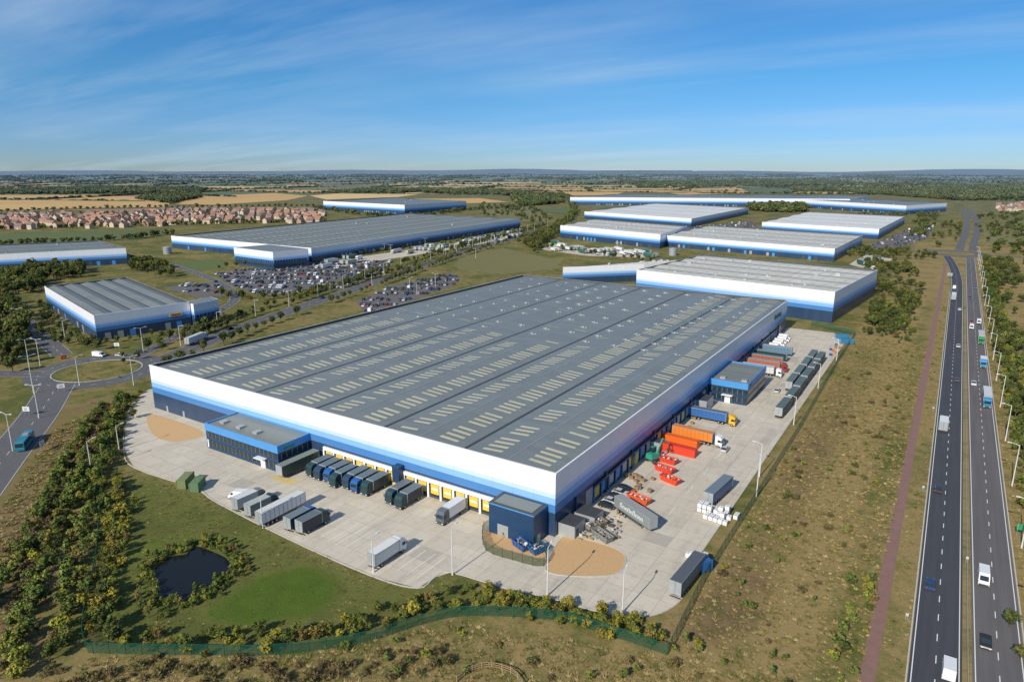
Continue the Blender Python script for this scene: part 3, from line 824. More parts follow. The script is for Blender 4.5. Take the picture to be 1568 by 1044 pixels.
def handler():
    b=MB();p=body((.03,.28,.20),.4)
    b.box(-1.8,1.8,-1.2,1.2,.6,1.1,M_dgrey)
    for x in(-1.3,1.3):
        for y in(-1.2,1.2): b.wheel(x,y,.6,.5)
    for sx in(-2,1.8):
        for sy in(-1.7,1.5): b.box(sx,sx+.3,sy,sy+.3,.05,.8,M_dgrey)
    b.box(-2.3,1.2,-1.25,1.25,1.3,2.6,p);b.box(-2.2,-.6,-1.1,1.1,2.6,2.9,p)
    b.box(-.2,1.4,.35,1.3,2.6,4.2,M_glass,p);b.box(-.25,1.45,.3,1.35,4.2,4.3,p)
    b.cyl((.6,-.3,2.2),(3.2,-.3,6.6),.32,.24,6,p);b.cyl((3.2,-.3,6.6),(6.2,-.3,4.2),.22,.16,6,p)
    b.cyl((.9,-.3,3.6),(2.2,-.3,5.2),.1,.1,6,M_lgrey);b.cyl((6.2,-.3,4.2),(6.3,-.3,3.0),.1,.1,6,M_dgrey)
    for k in range(5):
        a=k*1.256;b.cyl((6.3,-.3,3.0),(6.3+.7*math.cos(a),-.3+.7*math.sin(a),2.3),.14,.1,4,M_dgrey);b.cyl((6.3+.7*math.cos(a),-.3+.7*math.sin(a),2.3),(6.3+.2*math.cos(a),-.3+.2*math.sin(a),1.7),.1,.03,4,M_dgrey)
    return b
ME={}
def put(name,builder,args,xy,deg,z=.03,pixel=True):
    key=(builder.__name__,str(args))
    if key not in ME: ME[key]=builder(*args).mesh(name)
    x,y=P(*xy) if pixel else xy
    o=bpy.data.objects.new(name,ME[key]);S.collection.objects.link(o)
    o.location=(x,y,z);o.rotation_euler=(0,0,math.radians(deg));return o
TEAL=(.012,.05,.06);DG=(.015,.06,.045);WH=(.72,.73,.74);BL=(.02,.10,.30)
for k in range(7):
    put('box_lorry',lorry,((TEAL,BL,(.02,.05,.10))[k%3],[TEAL,DG,(.02,.07,.10)][k%3],8.5,(.10,.14,.16)),(-53-3.6*k,-5.2-(k%2)*.4-(k==3)*.8),-90+U(-1.5,1.5),pixel=False)
put('articulated_trailer',trailer,((.02,.05,.045),(.20,.24,.2)),(-80.5,-8),-90,pixel=False)
for k,x in enumerate((-44.3,-40.4)): put('box_lorry',lorry,(TEAL,(.015,.03,.05),8.5,(.12,.15,.17)),(x,-5.3-k*.6),-90,pixel=False)
put('white_box_lorry',lorry,((.10,.12,.14),WH,9.2,(.62,.63,.64)),(-26.4,-6),-90,pixel=False)
put('white_van',van,(WH,),(367,763),200)
put('white_box_lorry',lorry,((.2,.2,.2),(.55,.57,.56),8.5,(.6,.62,.6)),(383,774),88)
put('box_lorry',lorry,(TEAL,(.16,.22,.20),8.5,(.4,.43,.4)),(402,783),90)
put('articulated_trailer',trailer,(WH,(.62,.63,.60)),(432,790),91)
put('box_lorry',lorry,(BL,(.02,.06,.09),8.5,(.15,.2,.22)),(462,803),90)
put('box_lorry',lorry,(TEAL,(.015,.03,.05),8.5,(.12,.15,.17)),(480,808),89)
put('white_box_lorry',lorry,(WH,(.66,.66,.64),10,(.68,.68,.66)),(594,855),90)
put('waste_compactor',container,((.18,.22,.09),6),(285,742),-55)
put('waste_compactor',container,((.12,.20,.10),5),(303,748),-55)
put('waste_trailer',trailer,((.20,.23,.23),(.30,.31,.31),1),(972,797),-28)
put('grey_trailer',trailer,((.22,.23,.24),(.10,.11,.12)),(1052,893),87)
put('curtain_trailer',trailer,((.05,.13,.30),(.16,.20,.24)),(1099,762),84)
put('articulated_lorry',artic,((.75,.40,.02),(.03,.12,.34),(.10,.13,.20)),(1090,645),-1)
put('articulated_lorry',artic,(WH,(.65,.20,.03),(.6,.22,.05)),(1068,676),-3)
put('shipping_container',container,((.70,.13,.015),12.2),(1040,680),-3)
put('shipping_container',container,((.62,.05,.02),12.2),(1036,693),-3)
for a_ in(((.62,.05,.02),6,1022,708,-8),((.60,.05,.03),6,1018,722,-12),((.70,.06,.02),6,1026,738,-18),((.65,.10,.03),6.5,978,768,-12),((.25,.22,.18),6,897,806,-25),((.20,.21,.2),6,922,824,-25),((.22,.20,.17),5,915,802,-25),((.03,.10,.28),5,798,838,-22),((.03,.12,.30),4,823,845,70)):
    put('waste_skip',skip,(a_[0],a_[1]),(a_[2],a_[3]),a_[4])
put('material_handler',handler,(),(1001,706),70)
put('tote_stack',ibc,(3,8,.35),(1126,800),88);put('tote_stack',ibc,(2,4,.5),(1078,868),88)
put('blue_crate_stack',container,((.03,.12,.32),3),(1076,872),60)
put('tote_stack',ibc,(2,5,.2),(1112,806),84)
for k in range(6):
    put('articulated_trailer',trailer,(DG if k%2 else (.03,.06,.07),(.10,.14,.13)),(27.3,118+k*15.2),90+U(-1.5,1.5),pixel=False)
    if k>1: put('articulated_trailer',trailer,(DG,(.12,.16,.15)),(23.8,122+k*14.8),90+U(-1.5,1.5),pixel=False)
put('articulated_lorry',artic,(WH,(.55,.56,.55),(.5,.5,.5)),(9.5,163),0,pixel=False)
put('articulated_lorry',artic,((.3,.03,.02),(.35,.12,.08),(.3,.28,.26)),(9.8,172),0,pixel=False)
put('articulated_trailer',trailer,((.3,.1,.05),(.25,.25,.24)),(7.6,180),0,pixel=False)
put('articulated_trailer',trailer,(TEAL,(.2,.24,.25)),(7.6,189),0,pixel=False)
put('articulated_trailer',trailer,((.1,.2,.3),(.3,.33,.35)),(7.6,200),0,pixel=False)
for k in range(5): put('white_van',van,(WH,),(4+U(0,1),212+k*5.5),0,pixel=False)
put('shipping_container',container,((.03,.16,.30),6),(1288,519),20);put('shipping_container',container,((.03,.16,.30),6),(1296,526),20)
def pallets(c,nn):
    b=MB()
    for j in range(nn):
        m_=body(c,.7)
        for q in(-.5,-.05,.4): b.box(-.6,.6,q,q+.1,j*.15,j*.15+.08,m_)
        for q in range(6): b.box(-.6+q*.21,-.45+q*.21,-.5,.5,j*.15+.081,j*.15+.11,m_)
    return b
for k in range(12): put('pallet_stack',pallets,(((.33,.22,.12),(.50,.17,.04),(.03,.12,.35))[k%3],7),(1278+U(-8,8),538+U(-9,9)),U(0,20))
for k in range(14): put('pallet_stack',pallets,(((.33,.22,.12),(.28,.20,.13))[k%2],5+k%3),(U(955,1000),U(722,755)),U(-20,20))
for k in range(10): put('pallet_stack',pallets,((.33,.22,.12),6),(2.5+U(0,1.5),66+k*4+U(-1,1)),U(-10,10),.03,False)
for u,v in((1110,690),(1190,600)): put('parked_car',car,((.5,.5,.52),),(u,v),90)
for k in range(5): put('parked_car',car,(((.03,.03,.035),(.5,.5,.52))[k%2],),(4.2,20+k*2.9),0,.03,False)
b=MB()
for k in range(150):
    x,y=P(U(880,945),U(785,828));a=U(.3,1.5);c_=U(.08,.6);z=U(.04,.8);b.box(x,x+a,y,y+c_,.04,z,random.choice([M_wood,M_dgrey,M_lgrey,M_wood,M_kerb]))
b.obj('scrap_pile')
T=[('white_van',van,(WH,),79.7,P(1419,1018)[1],90),('passenger_car',car,((.03,.06,.15),),76,P(1423,897)[1],90),('passenger_car',car,((.05,.05,.06),),76,P(1430,750)[1],90),
('box_lorry',lorry,(WH,WH,9,None),76,P(1434,655)[1],90),('passenger_car',car,((.1,.1,.11),),79.6,P(1441,580)[1],90),('passenger_car',car,((.5,.5,.5),),79.6,P(1457,530)[1],90),
('white_van',van,(WH,),85.4,P(1498,887)[1],-90),('passenger_car',car,((.03,.03,.035),),85.3,P(1501,984)[1],-90),('articulated_lorry',artic,((.03,.2,.4),(.08,.3,.5),(.6,.62,.62)),89,P(1504,615)[1],-90),
('box_lorry',lorry,((.05,.25,.5),WH,8.5,None),89,P(1499,560)[1],-90),('passenger_car',car,((.6,.6,.6),),85.3,P(1484,588)[1],-90),('white_van',van,(WH,),85.4,P(1484,503)[1],-90),
('articulated_lorry',artic,((.02,.25,.08),(.04,.3,.12),(.5,.52,.5)),89,P(1497,522)[1],-90),('white_van',van,(WH,),89,P(1494,495)[1],-90),('passenger_car',car,((.3,.02,.02),),85.4,330,-90),
('passenger_car',car,((.6,.6,.6),),79.7,370,90),('passenger_car',car,((.05,.05,.1),),85.4,420,-90),('white_van',van,(WH,),76,460,90),('articulated_lorry',artic,(WH,WH,None),76,410,90),('passenger_car',car,((.02,.02,.02),),89,300,-90),('passenger_car',car,((.1,.12,.3),),89,470,-90)]
for nme,bf,ar,x,y,d in T: put(nme,bf,ar,(x,y),d,.026,False)
kk=10;bp_=offset(rd3,3.3);put('city_bus',bus,((.03,.22,.30),),bp_[kk],math.degrees(math.atan2(rd3[kk+1][1]-rd3[kk][1],rd3[kk+1][0]-rd3[kk][0])),.03,False)
put('white_van',van,(WH,),(152,546),20)
put('articulated_lorry',artic,(WH,WH,(.6,.6,.6)),(302,524),math.degrees(math.atan2(rd1[7][1]-rd1[6][1],rd1[7][0]-rd1[6][0])))
put('passenger_car',car,((.5,.04,.03),),(98,548),150);put('passenger_car',car,((.6,.6,.6),),(185,545),30);put('passenger_car',car,((.1,.1,.1),),(215,540),60)
for k in range(14):
    i=random.randrange(9,len(rd1)-4);x,y=offset(rd1,random.choice((-3,3)))[i];d=math.degrees(math.atan2(rd1[i+1][1]-rd1[i][1],rd1[i+1][0]-rd1[i][0]))
    put('passenger_car',car,(random.choice([(.6,.6,.6),(.05,.05,.06),(.4,.03,.03),(.03,.08,.25)]),),(x,y),d,.03,False)

# parked masses
cars=coll('carproto',[car(c_).mesh('carp%d'%k) for k,c_ in enumerate([(.5,.5,.5),(.03,.03,.035),(.25,.02,.02),(.03,.06,.16),(.22,.23,.24),(.08,.09,.10),(.65,.65,.65)])]+[van(WH).mesh('vanp')])
CW=[0,0,1,1,1,1,2,3,3,4,4,5,5,5,5,6,6,7]
trks=coll('truckproto',[trailer(WH,(.6,.6,.6)).mesh('tp0'),artic(WH,(.6,.6,.6)).mesh('tp1'),trailer((.5,.5,.3)).mesh('tp2'),lorry(WH,WH).mesh('tp3'),trailer((.02,.12,.08)).mesh('tp4')])
def lot(poly,ang,fill,kind='car'):
    xs=[p[0] for p in poly];ys_=[p[1] for p in poly];cx,cy=np.mean(xs),np.mean(ys_);a=math.radians(ang);c_,s_=math.cos(a),math.sin(a);R_=max(max(xs)-min(xs),max(ys_)-min(ys_))
    out=[];st=2.7 if kind=='car' else 4.2
    v=-R_;k=0;C=[]
    while v<R_:
        u=-R_
        while u<R_:
            C.append((cx+u*c_-v*s_,cy+u*s_+v*c_,k));u+=st
        v+=(5.4 if k%2==0 else 15) if kind=='car' else 30;k+=1
    ins=inpoly([q[0] for q in C],[q[1] for q in C],poly)
    for q,i in zip(C,ins):
        ff=fill*(.55+.7*(.5+.5*math.sin(q[0]*.05+q[2]*1.7)))
        if i and R()<ff: out.append((q[0]+U(-.1,.1),q[1]+U(-.2,.2),.03,1,1,a+math.pi/2*(1 if q[2]%2 else -1),random.choice(CW) if kind=='car' else random.randrange(5)))
    return out
lots=[([(330,418),(470,402),(600,400),(590,418),(520,443),(400,452),(350,436)],28,.66),([(545,462),(600,438),(690,418),(705,428),(690,440),(600,470),(560,480)],30,.6),([(1000,350),(1100,345),(1150,338),(1165,352),(1060,356)],10,.4),([(1320,380),(1390,352),(1430,345),(1420,365),(1380,378)],10,.35),([(250,440),(330,432),(350,452),(300,455)],20,.4)]
allc=[]
for k,(pl,an,fl) in enumerate(lots):
    pw=px(pl);flat('car_park',pw,.008+.001*k,M_lot);allc+=lot(pw,an,fl)
scatter('parked_cars',allc,cars)
tk=[]
for pl,an,fl in[([(485,404),(560,392),(700,372),(798,354),(800,362),(700,381),(600,396),(500,412)],10,.4),([(840,372),(900,380),(1000,388),(1010,395),(900,392),(830,382)],60,.5),([(1322,392),(1368,396),(1340,415),(1300,405)],30,.25)]:
    pw=px(pl);flat('lorry_park',pw,.026,M_conc);tk+=lot(pw,an,fl,'truck')
scatter('parked_lorries',tk,trks)

# ---------------------------------------------------------------- fences, lamps, signs
m,t,n,l,b=nt('green_mesh_fence');b.inputs['Base Color'].default_value=(.008,.085,.050,1);b.inputs['Roughness'].default_value=.6
tr=n.new('ShaderNodeBsdfTransparent');mx=n.new('ShaderNodeMixShader');mx.inputs[0].default_value=.45;l.new(tr.outputs[0],mx.inputs[1]);l.new(b.outputs[0],mx.inputs[2]);l.new(mx.outputs[0],n['Material Output'].inputs[0]);M_mesh=m
M_fg=mat('green_post',(.008,.10,.06),.5)
fl=smooth(px([(185,618),(160,720),(150,850),(128,960),(135,1000)]),3)[:-1]+smooth(px([(135,1000),(300,1003),(430,1002),(560,983),(650,955),(720,943),(850,950),(940,975),(1022,1003)]),5)[:-1]+[P(1022,1003),(35.5,0),(35.5,100),(34,200),(34,262),(10,275)]
mb=MB()
for i in range(len(fl)-1):
    mb.face([(*fl[i],.1),(*fl[i+1],.1),(*fl[i+1],2.3),(*fl[i],2.3)],M_mesh)
for x,y,a in walk(fl,3): mb.box(x-.05,x+.05,y-.05,y+.05,0,2.5,M_fg)
ribbon(mb,fl,.06,2.35,M_fg,2.28);mb.obj('mesh_fence')
mb=MB();fp=smooth(px([(700,1044),(722,1028),(752,1022),(785,1032),(800,1050)]),6)
for z in(.4,.8,1.2): ribbon(mb,fp,.08,z,M_wood,z-.12)
for x,y,a in walk(fp,1.8): mb.box(x-.08,x+.08,y-.08,y+.08,0,1.35,M_wood)
mb.obj('timber_fence')
mb=MB();fp=offset(G3+[G3[0]],.2)
for i in range(len(fp)-1): mb.face([(*fp[i],.1),(*fp[i+1],.1),(*fp[i+1],2.2),(*fp[i],2.2)],M_mesh)
for x,y,a in walk(fp,2.5): mb.box(x-.05,x+.05,y-.05,y+.05,0,2.4,M_dgrey)
mb.obj('palisade_fence')
def lamp(hh,dbl):
    b=MB();b.cyl((0,0,0),(0,0,1.4),.20,.17,8,M_pole);b.cyl((0,0,1.4),(0,0,hh),.15,.09,8,M_pole)
    for s_ in((1,-1) if dbl else (1,)):
        b.cyl((0,0,hh-.1),(s_*1.8,0,hh+.35),.08,.06,6,M_pole);b.box(s_*1.8-(.0 if s_>0 else 1.0),s_*1.8+(1.0 if s_>0 else .0),-.22,.22,hh+.26,hh+.44,M_pole)
    return b
LP=[(693,880,11),(838,912,11),(953,938,9),(1158,760,11),(572,876,8),(403,808,8),(183,690,8),(140,720,9)]
for u,v,h_ in LP: put('street_lamp',lamp,(h_,False),(u,v),100,0)
for u,v,h_ in[(52,602,15),(122,590,12),(205,590,12),(45,560,12),(220,540,12),(62,560,12),(0,600,12),(20,690,12),(100,520,10),(30,500,10),(60,640,12)]: put('street_lamp',lamp,(h_,True),(u,v),U(0,90),0)
for x,y,a in walk(offset(rd1,8.5),34)[1:]: put('street_lamp',lamp,(10,False),(x,y),math.degrees(a)-90,0,False)
for y in range(-60,680,38): put('street_lamp',lamp,(12,False),(93.2,y),180,0,False)
for y in range(60,250,48): put('street_lamp',lamp,(10,False),(33,y),180,0,False)
for k in range(18):
    u,v=random.choice([(U(330,600),U(405,448)),(U(560,700),U(425,460)),(U(500,790),U(372,400)),(U(840,1000),U(372,392))]);put('street_lamp',lamp,(9,True),(u,v),U(0,90),0)
def sign(wd,ht,z,rgb):
    b=MB();
    for x in(-wd*.35,wd*.35): b.cyl((x,0,0),(x,0,z+ht),.06,.06,6,M_lgrey)
    b.box(-wd/2,wd/2,-.12,-.07,z,z+ht,body(rgb,.5));b.box(-wd/2+.1,wd/2-.1,-.135,-.121,z+.1,z+ht-.1,M_lgrey if rgb[0]<.3 else body((.7,.7,.7)))
    for k in range(3): b.box(-wd*.3,wd*.25,-.15,-.136,z+ht*(.2+.22*k),z+ht*(.28+.22*k),M_dgrey)
    return b
for u,v,d in((66,690,130),(42,636,30),(95,600,60),(180,535,30)): put('road_sign',sign,(2.6,1.8,1.6,(.35,.35,.36)),(u,v),d,0)
put('road_sign',sign,(3.5,2.4,2,(.02,.25,.1)),(72.3,P(1437,425)[1]),0,0,False);put('road_sign',sign,(1.4,1.6,1.6,(.02,.25,.1)),(93,60),180,0,False)
for x,y in((72.6,10),(72.6,75),(72.6,-15),(92.6,30),(72.6,150),(82.5,40)): put('marker_post',sign,(.5,.6,.9,(.5,.5,.5)),(x,y),0,0,False)
hP=hgt(150,523,483);a=np.array(P(150,523));b_=np.array(P(290,462,hP));d=(b_-a)/np.linalg.norm(b_-a);n_=np.array([d[1],-d[0]])
if np.dot(n_,np.array(CAM)-a)<0:n_=-n_
mb=MB();L=np.linalg.norm(b_-a);q=lambda s,o_:tuple(a+d*s+n_*o_)
mb.prism([q(L*.76,.2),q(L*.90,.2),q(L*.90,.05),q(L*.76,.05)],hP*.50,hP*.63,M_yel)
mb.prism([q(L*.78,.25),q(L*.88,.25),q(L*.88,.201),q(L*.78,.201)],hP*.54,hP*.59,body((.5,.02,.02)))
mb.obj('yellow_company_sign')

# ---------------------------------------------------------------- houses
def house(w,d,h,rm,wm):
    b=MB();b.box(-w/2,w/2,-d/2,d/2,0,h,wm);o=.4;rz=h+d*.42
    b.face([(-w/2-o,-d/2-o,h-.2),(w/2+o,-d/2-o,h-.2),(w/2+o,0,rz),(-w/2-o,0,rz)],rm);b.face([(w/2+o,d/2+o,h-.2),(-w/2-o,d/2+o,h-.2),(-w/2-o,0,rz),(w/2+o,0,rz)],rm)
    for s_ in(-1,1):
        t_=[(s_*w/2,-d/2,h),(s_*w/2,d/2,h),(s_*w/2,0,rz-.15)];b.face(t_ if s_>0 else t_[::-1],wm)
    for z in(.9,3.5):
        for x in(-w*.32,w*.05,w*.28):
            for s_ in(-1,1): b.box(x,x+1.1,s_*(d/2+.02)-.03,s_*(d/2+.02)+.03,z,z+1.2,M_trim);b.box(x+.12,x+.98,s_*(d/2+.04)-.03,s_*(d/2+.04)+.03,z+.1,z+1.1,M_glass)
    b.box(-w*.12,-w*.12+1,-d/2-.06,-d/2,.0,2.1,M_trim);b.box(w*.3,w*.3+.8,-.4,.4,rz-1,rz+1,M_brick)
    return b
houses=coll('houseproto',[house(9,7.5,5.2,M_tile,M_brick).mesh('h0'),house(11,8,5.2,M_tile2,M_brick).mesh('h1'),house(14,7.5,5.4,M_tile,M_brick2).mesh('h2'),house(8,8,6.4,M_tile2,M_brick2).mesh('h3'),house(9,7,5.2,M_tile,M_brick2).mesh('h4')])
HP=px([(-60,333),(60,329),(180,329),(290,322),(490,324),(500,334),(485,344),(400,343),(300,344),(250,347),(150,350),(-60,353)])
xs=[p[0] for p in HP];ys_=[p[1] for p in HP];C=[]
a=.35
for i in np.arange(-900,900,18.):
    for j in np.arange(-900,900,30.):
        cx,cy=np.mean(xs),np.mean(ys_);C.append((cx+i*math.cos(a)-j*math.sin(a)+U(-3,3),cy+i*math.sin(a)+j*math.cos(a)+U(-4,4)))
ins=inpoly([q[0] for q in C],[q[1] for q in C],HP)
hs=[(q[0],q[1],0,1.0,1.0,a+random.choice((0,math.pi,math.pi/2))+U(-.15,.15),random.randrange(5)) for q,i in zip(C,ins) if i and R()<.78]
for k in range(26):
    q=P(U(1520,1600),U(314,324));hs.append((q[0],q[1],0,1.0,1.0,U(0,3),random.randrange(5)))
scatter('distant_brick_houses',hs,houses)

# ---------------------------------------------------------------- vegetation
def along(pxs,hw_,step,s0,s1,n_,pix=True):
    p=smooth(px(pxs) if pix else pxs,5);out=[]
    for x,y,a in walk(p,step):
        o_=U(-hw_,hw_);s_=U(s0,s1);out.append((x-math.sin(a)*o_+U(-1,1),y+math.cos(a)*o_+U(-1,1),0,s_*U(.85,1.2),s_*U(.8,1.25),U(0,6.28),random.randrange(n_)))
    return out
def area(poly,dens,s0,s1,n_,avoid=(),clump=None):
    xs=[p[0] for p in poly];ys_=[p[1] for p in poly];A_=(max(xs)-min(xs))*(max(ys_)-min(ys_));k=int(A_*dens)
    X=rng.uniform(min(xs),max(xs),k);Y=rng.uniform(min(ys_),max(ys_),k);i=inpoly(X,Y,poly)
    for q in avoid: i&=~inpoly(X,Y,q)
    if clump:
        f=np.sin(X*clump+1.3*np.sin(Y*clump*.7))*np.sin(Y*clump*1.1+2+1.1*np.sin(X*clump*.6))+rng.normal(size=k)*.35
        i&=f>.1
    X=X[i];Y=Y[i];out=[]
    for x,y in zip(X,Y):
        s_=U(s0,s1);out.append((x,y,0,s_*U(.85,1.2),s_,U(0,6.28),random.randrange(n_)))
    return out
RBX=lambda x0,x1,y0,y1:[(x0,y0),(x1,y0),(x1,y1),(x0,y1)]
rdp=[tuple(p_) for p_ in offset(rd3,8.5)]+[tuple(p_) for p_ in offset(rd3,-8.5)][::-1]
tp=[]
tp+=area(px([(-60,470),(10,458),(45,490),(50,530),(30,560),(-60,565)]),.03,.7,1.2,6)
tp+=area(px([(-60,425),(60,412),(130,410),(128,425),(70,432),(60,450),(-60,460)]),.025,.7,1.2,6)
tp+=area(px([(195,398),(250,400),(275,425),(235,425),(200,415)]),.015,.6,1.,6)
tp+=along([(60,505),(110,530),(200,520),(290,512),(345,500),(380,480)],3,5,.35,.65,6)
tp+=along([(65,470),(90,505),(150,538)],2,6,.4,.7,6)
for off in(-12,11,19): tp+=[(x,y,0,s_,s_,U(0,6),random.randrange(6)) for x,y,a in walk(offset(rd1,off),8) for s_ in(U(.4,.85),) if R()<.75]
tp+=along([(340,455),(400,460),(480,448),(560,430),(640,408)],3,7,.45,.8,6)
tp+=along([(335,412),(470,396),(620,384),(760,362)],2,9,.4,.7,6)
tp+=along([(400,435),(500,420),(580,408)],2,14,.35,.5,6);tp+=along([(600,452),(690,428)],2,12,.35,.5,6)
tp+=area(px([(800,372),(860,340),(870,352),(835,372),(815,392)]),.02,.6,1.,6)
tp+=along([(1000,402),(860,384),(790,372)],4,9,.5,.9,6)
tp+=area([(40,262),(54,266),(58,420),(46,560),(20,620),(4,600),(14,480),(28,420),(34,300)],.035,.4,.9,6,(),.05)
tp+=area([(37,262),(56,268),(58,420),(30,420)],.018,.35,.75,6)
tp+=area([(60,640),(50,700),(-30,690),(-60,640),(0,610)],.012,.5,.9,6)
tp+=along([(97,250),(97,400),(98,560),(100,680)],2.5,4,.4,.95,6,False)
tp+=along([(98,-20),(98.5,20),(98.5,120),(98,250)],1.2,3.2,.3,.62,6,False)
tp+=area([(101,-40),(112,-60),(120,100),(118,300),(120,680),(101,680)],.035,.5,.95,6,(),.05)
tp+=area([(150,-100),(330,0),(330,700),(160,700)],.0025,.5,1.,6,clump=.03)
tp+=area([(60,750),(76,750),(78,1200),(20,1200),(30,900)],.004,.7,1.1,6,(),.03)
tp+=area([(104,750),(150,750),(150,1200),(110,1200)],.005,.7,1.1,6,(),.03)
tp+=[(*P(u,v),0,s_,s_,U(0,6),random.randrange(6)) for u,v,s_ in[(160,965,.6),(175,985,.5),(20,570,.9),(118,895,.45),(1290,1000,.3),(1545,960,.45),(1562,1010,.4),(228,945,.3),(246,950,.25)]]
tp+=along([(195,615),(150,690),(115,760),(85,850),(60,940),(50,1044)],2.2,11,.3,.55,6)+along([(200,640),(175,720),(165,850),(150,960)],2.5,9,.28,.5,6)
scatter('tree_belt',tp,trees)
hp=along([(725,912),(800,925),(880,945),(960,962),(1015,985)],2.4,.6,.5,1.05,4)
hp+=along([(735,925),(800,938),(880,958),(950,972)],1.4,1.2,.4,.8,4)
hp+=along([(180,985),(300,990),(430,985),(540,965),(640,930),(720,915)],2.8,1.0,.45,1.05,4)
hp+=along([(170,740),(172,820),(155,900),(145,970)],3,1.2,.5,1.2,4)
hp+=along([(215,600),(190,640),(178,700)],1.2,1.6,.4,.7,4)
scatter('boundary_hedge',hp,hedge)
av=[POND,YARD,G1]
sp_=area(px([(140,700),(205,722),(230,840),(240,930),(330,958),(300,995),(150,995),(120,930),(130,820)]),.075,.35,1.1,7,av,.12)
for gr_,st_ in((.7,.8),(2.,1.1),(3.6,1.8)):
    pg=grow(POND,gr_);sp_+=[(x+U(-.5,.5),y+U(-.5,.5),0,s_,s_*1.1,U(0,6),random.randrange(7)) for x,y,a in walk(pg+[pg[0]],st_) for s_ in(U(.22,.65),) if R()<.85]
sp_+=area(px([(450,1003),(700,952),(850,960),(1010,1010),(1000,1060),(600,1080),(200,1060)]),.05,.3,.8,5,(),.12)
sp_+=area(RBX(37,66,-60,262),.022,.15,.7,6,(),.11)
sp_+=area(RBX(37,48,-40,80),.04,.25,.7,6,(),.2)
sp_+=area(RBX(37,60,262,420),.12,.3,1.1,7,(),.1)
sp_+=along([(1290,1030),(1300,960),(1330,880)],2,2,.4,1.,5)
sp_+=area(RBX(94.5,103,-60,500),.20,.35,1.1,7)
sp_+=area(RBX(69.7,73,-60,450),.04,.15,.35,5)
sp_+=area(px([(0,1044),(60,850),(130,700),(190,625),(120,640),(60,700),(-100,860),(-200,1044)]),.014,.3,.8,7,(),.14)
for lnp,st_ in(([(195,610),(140,700),(95,800),(55,900),(20,1044)],1.05),([(150,625),(92,730),(38,840),(-30,950)],1.15),([(187,612),(162,690),(136,780),(112,880),(90,1000)],1.2)):
    sp_+=along(lnp,1.5,st_,.4,1.25,7)
sp_+=area(px([(90,545),(210,545),(214,580),(100,586)]),.01,.2,.4,5)
sp_+=area(px([(240,480),(345,470),(360,500),(300,512)]),.02,.3,.7,5)+along([(320,445),(420,455),(560,425),(700,392)],4,2.5,.4,.9,7)
sp_=[q for q in sp_ if not inpoly([q[0]],[q[1]],rdp)[0] and not inpoly([q[0]],[q[1]],POND)[0]]
scatter('shrubs',sp_,shrubs)
bm=area(px([(0,1044),(60,850),(130,700),(175,625),(110,650),(30,770),(-200,1044)]),.04,.5,1.1,3,(rdp,),.2)
bm+=area(RBX(37,64,-40,150),.025,.3,.9,3,(),.15)+area(px([(560,990),(850,965),(1010,1020),(900,1100),(500,1100)]),.04,.4,.9,3,(),.2)
bm+=along([(60,1044),(200,1030),(400,1035),(600,1020),(700,1000)],3,1.2,.5,1.0,3)
bm+=along([(172,618),(118,715),(68,820),(20,930)],2.2,.9,.6,1.2,3)
scatter('brambles',bm,bramb)
tu=area(RBX(36,67,-70,260),.8,.5,1.1,6)+area(px([(60,1060),(140,1006),(430,1004),(700,950),(1020,1006),(1340,1060)]),1.0,.5,1.2,6)+area(px([(0,1044),(130,760),(190,620),(60,660),(-200,900)]),.8,.7,1.4,6,(rdp,))
tu+=area(RBX(92,103,-60,300),.6,.5,1.0,6)+area(RBX(69.5,73.3,-70,300),.8,.3,.6,6)
tu=[(*q[:6],q[6]%3 if R()<.35 else q[6]) for q in tu]
tu+=[(*q[:6],q[6]%3+(3 if R()<.8 else 0)) for q in area(px([(130,1000),(140,700),(205,722),(300,752),(440,828),(640,905),(700,885),(1020,955),(1020,990),(700,938),(430,995)]),.6,.3,.7,3,av+[LAWN])]
tu+=[(*q[:5],q[5],3+q[6]%3) for q in area(LAWN,.35,.25,.5,3,av)]
scatter('grass_tussocks',tu,tus)

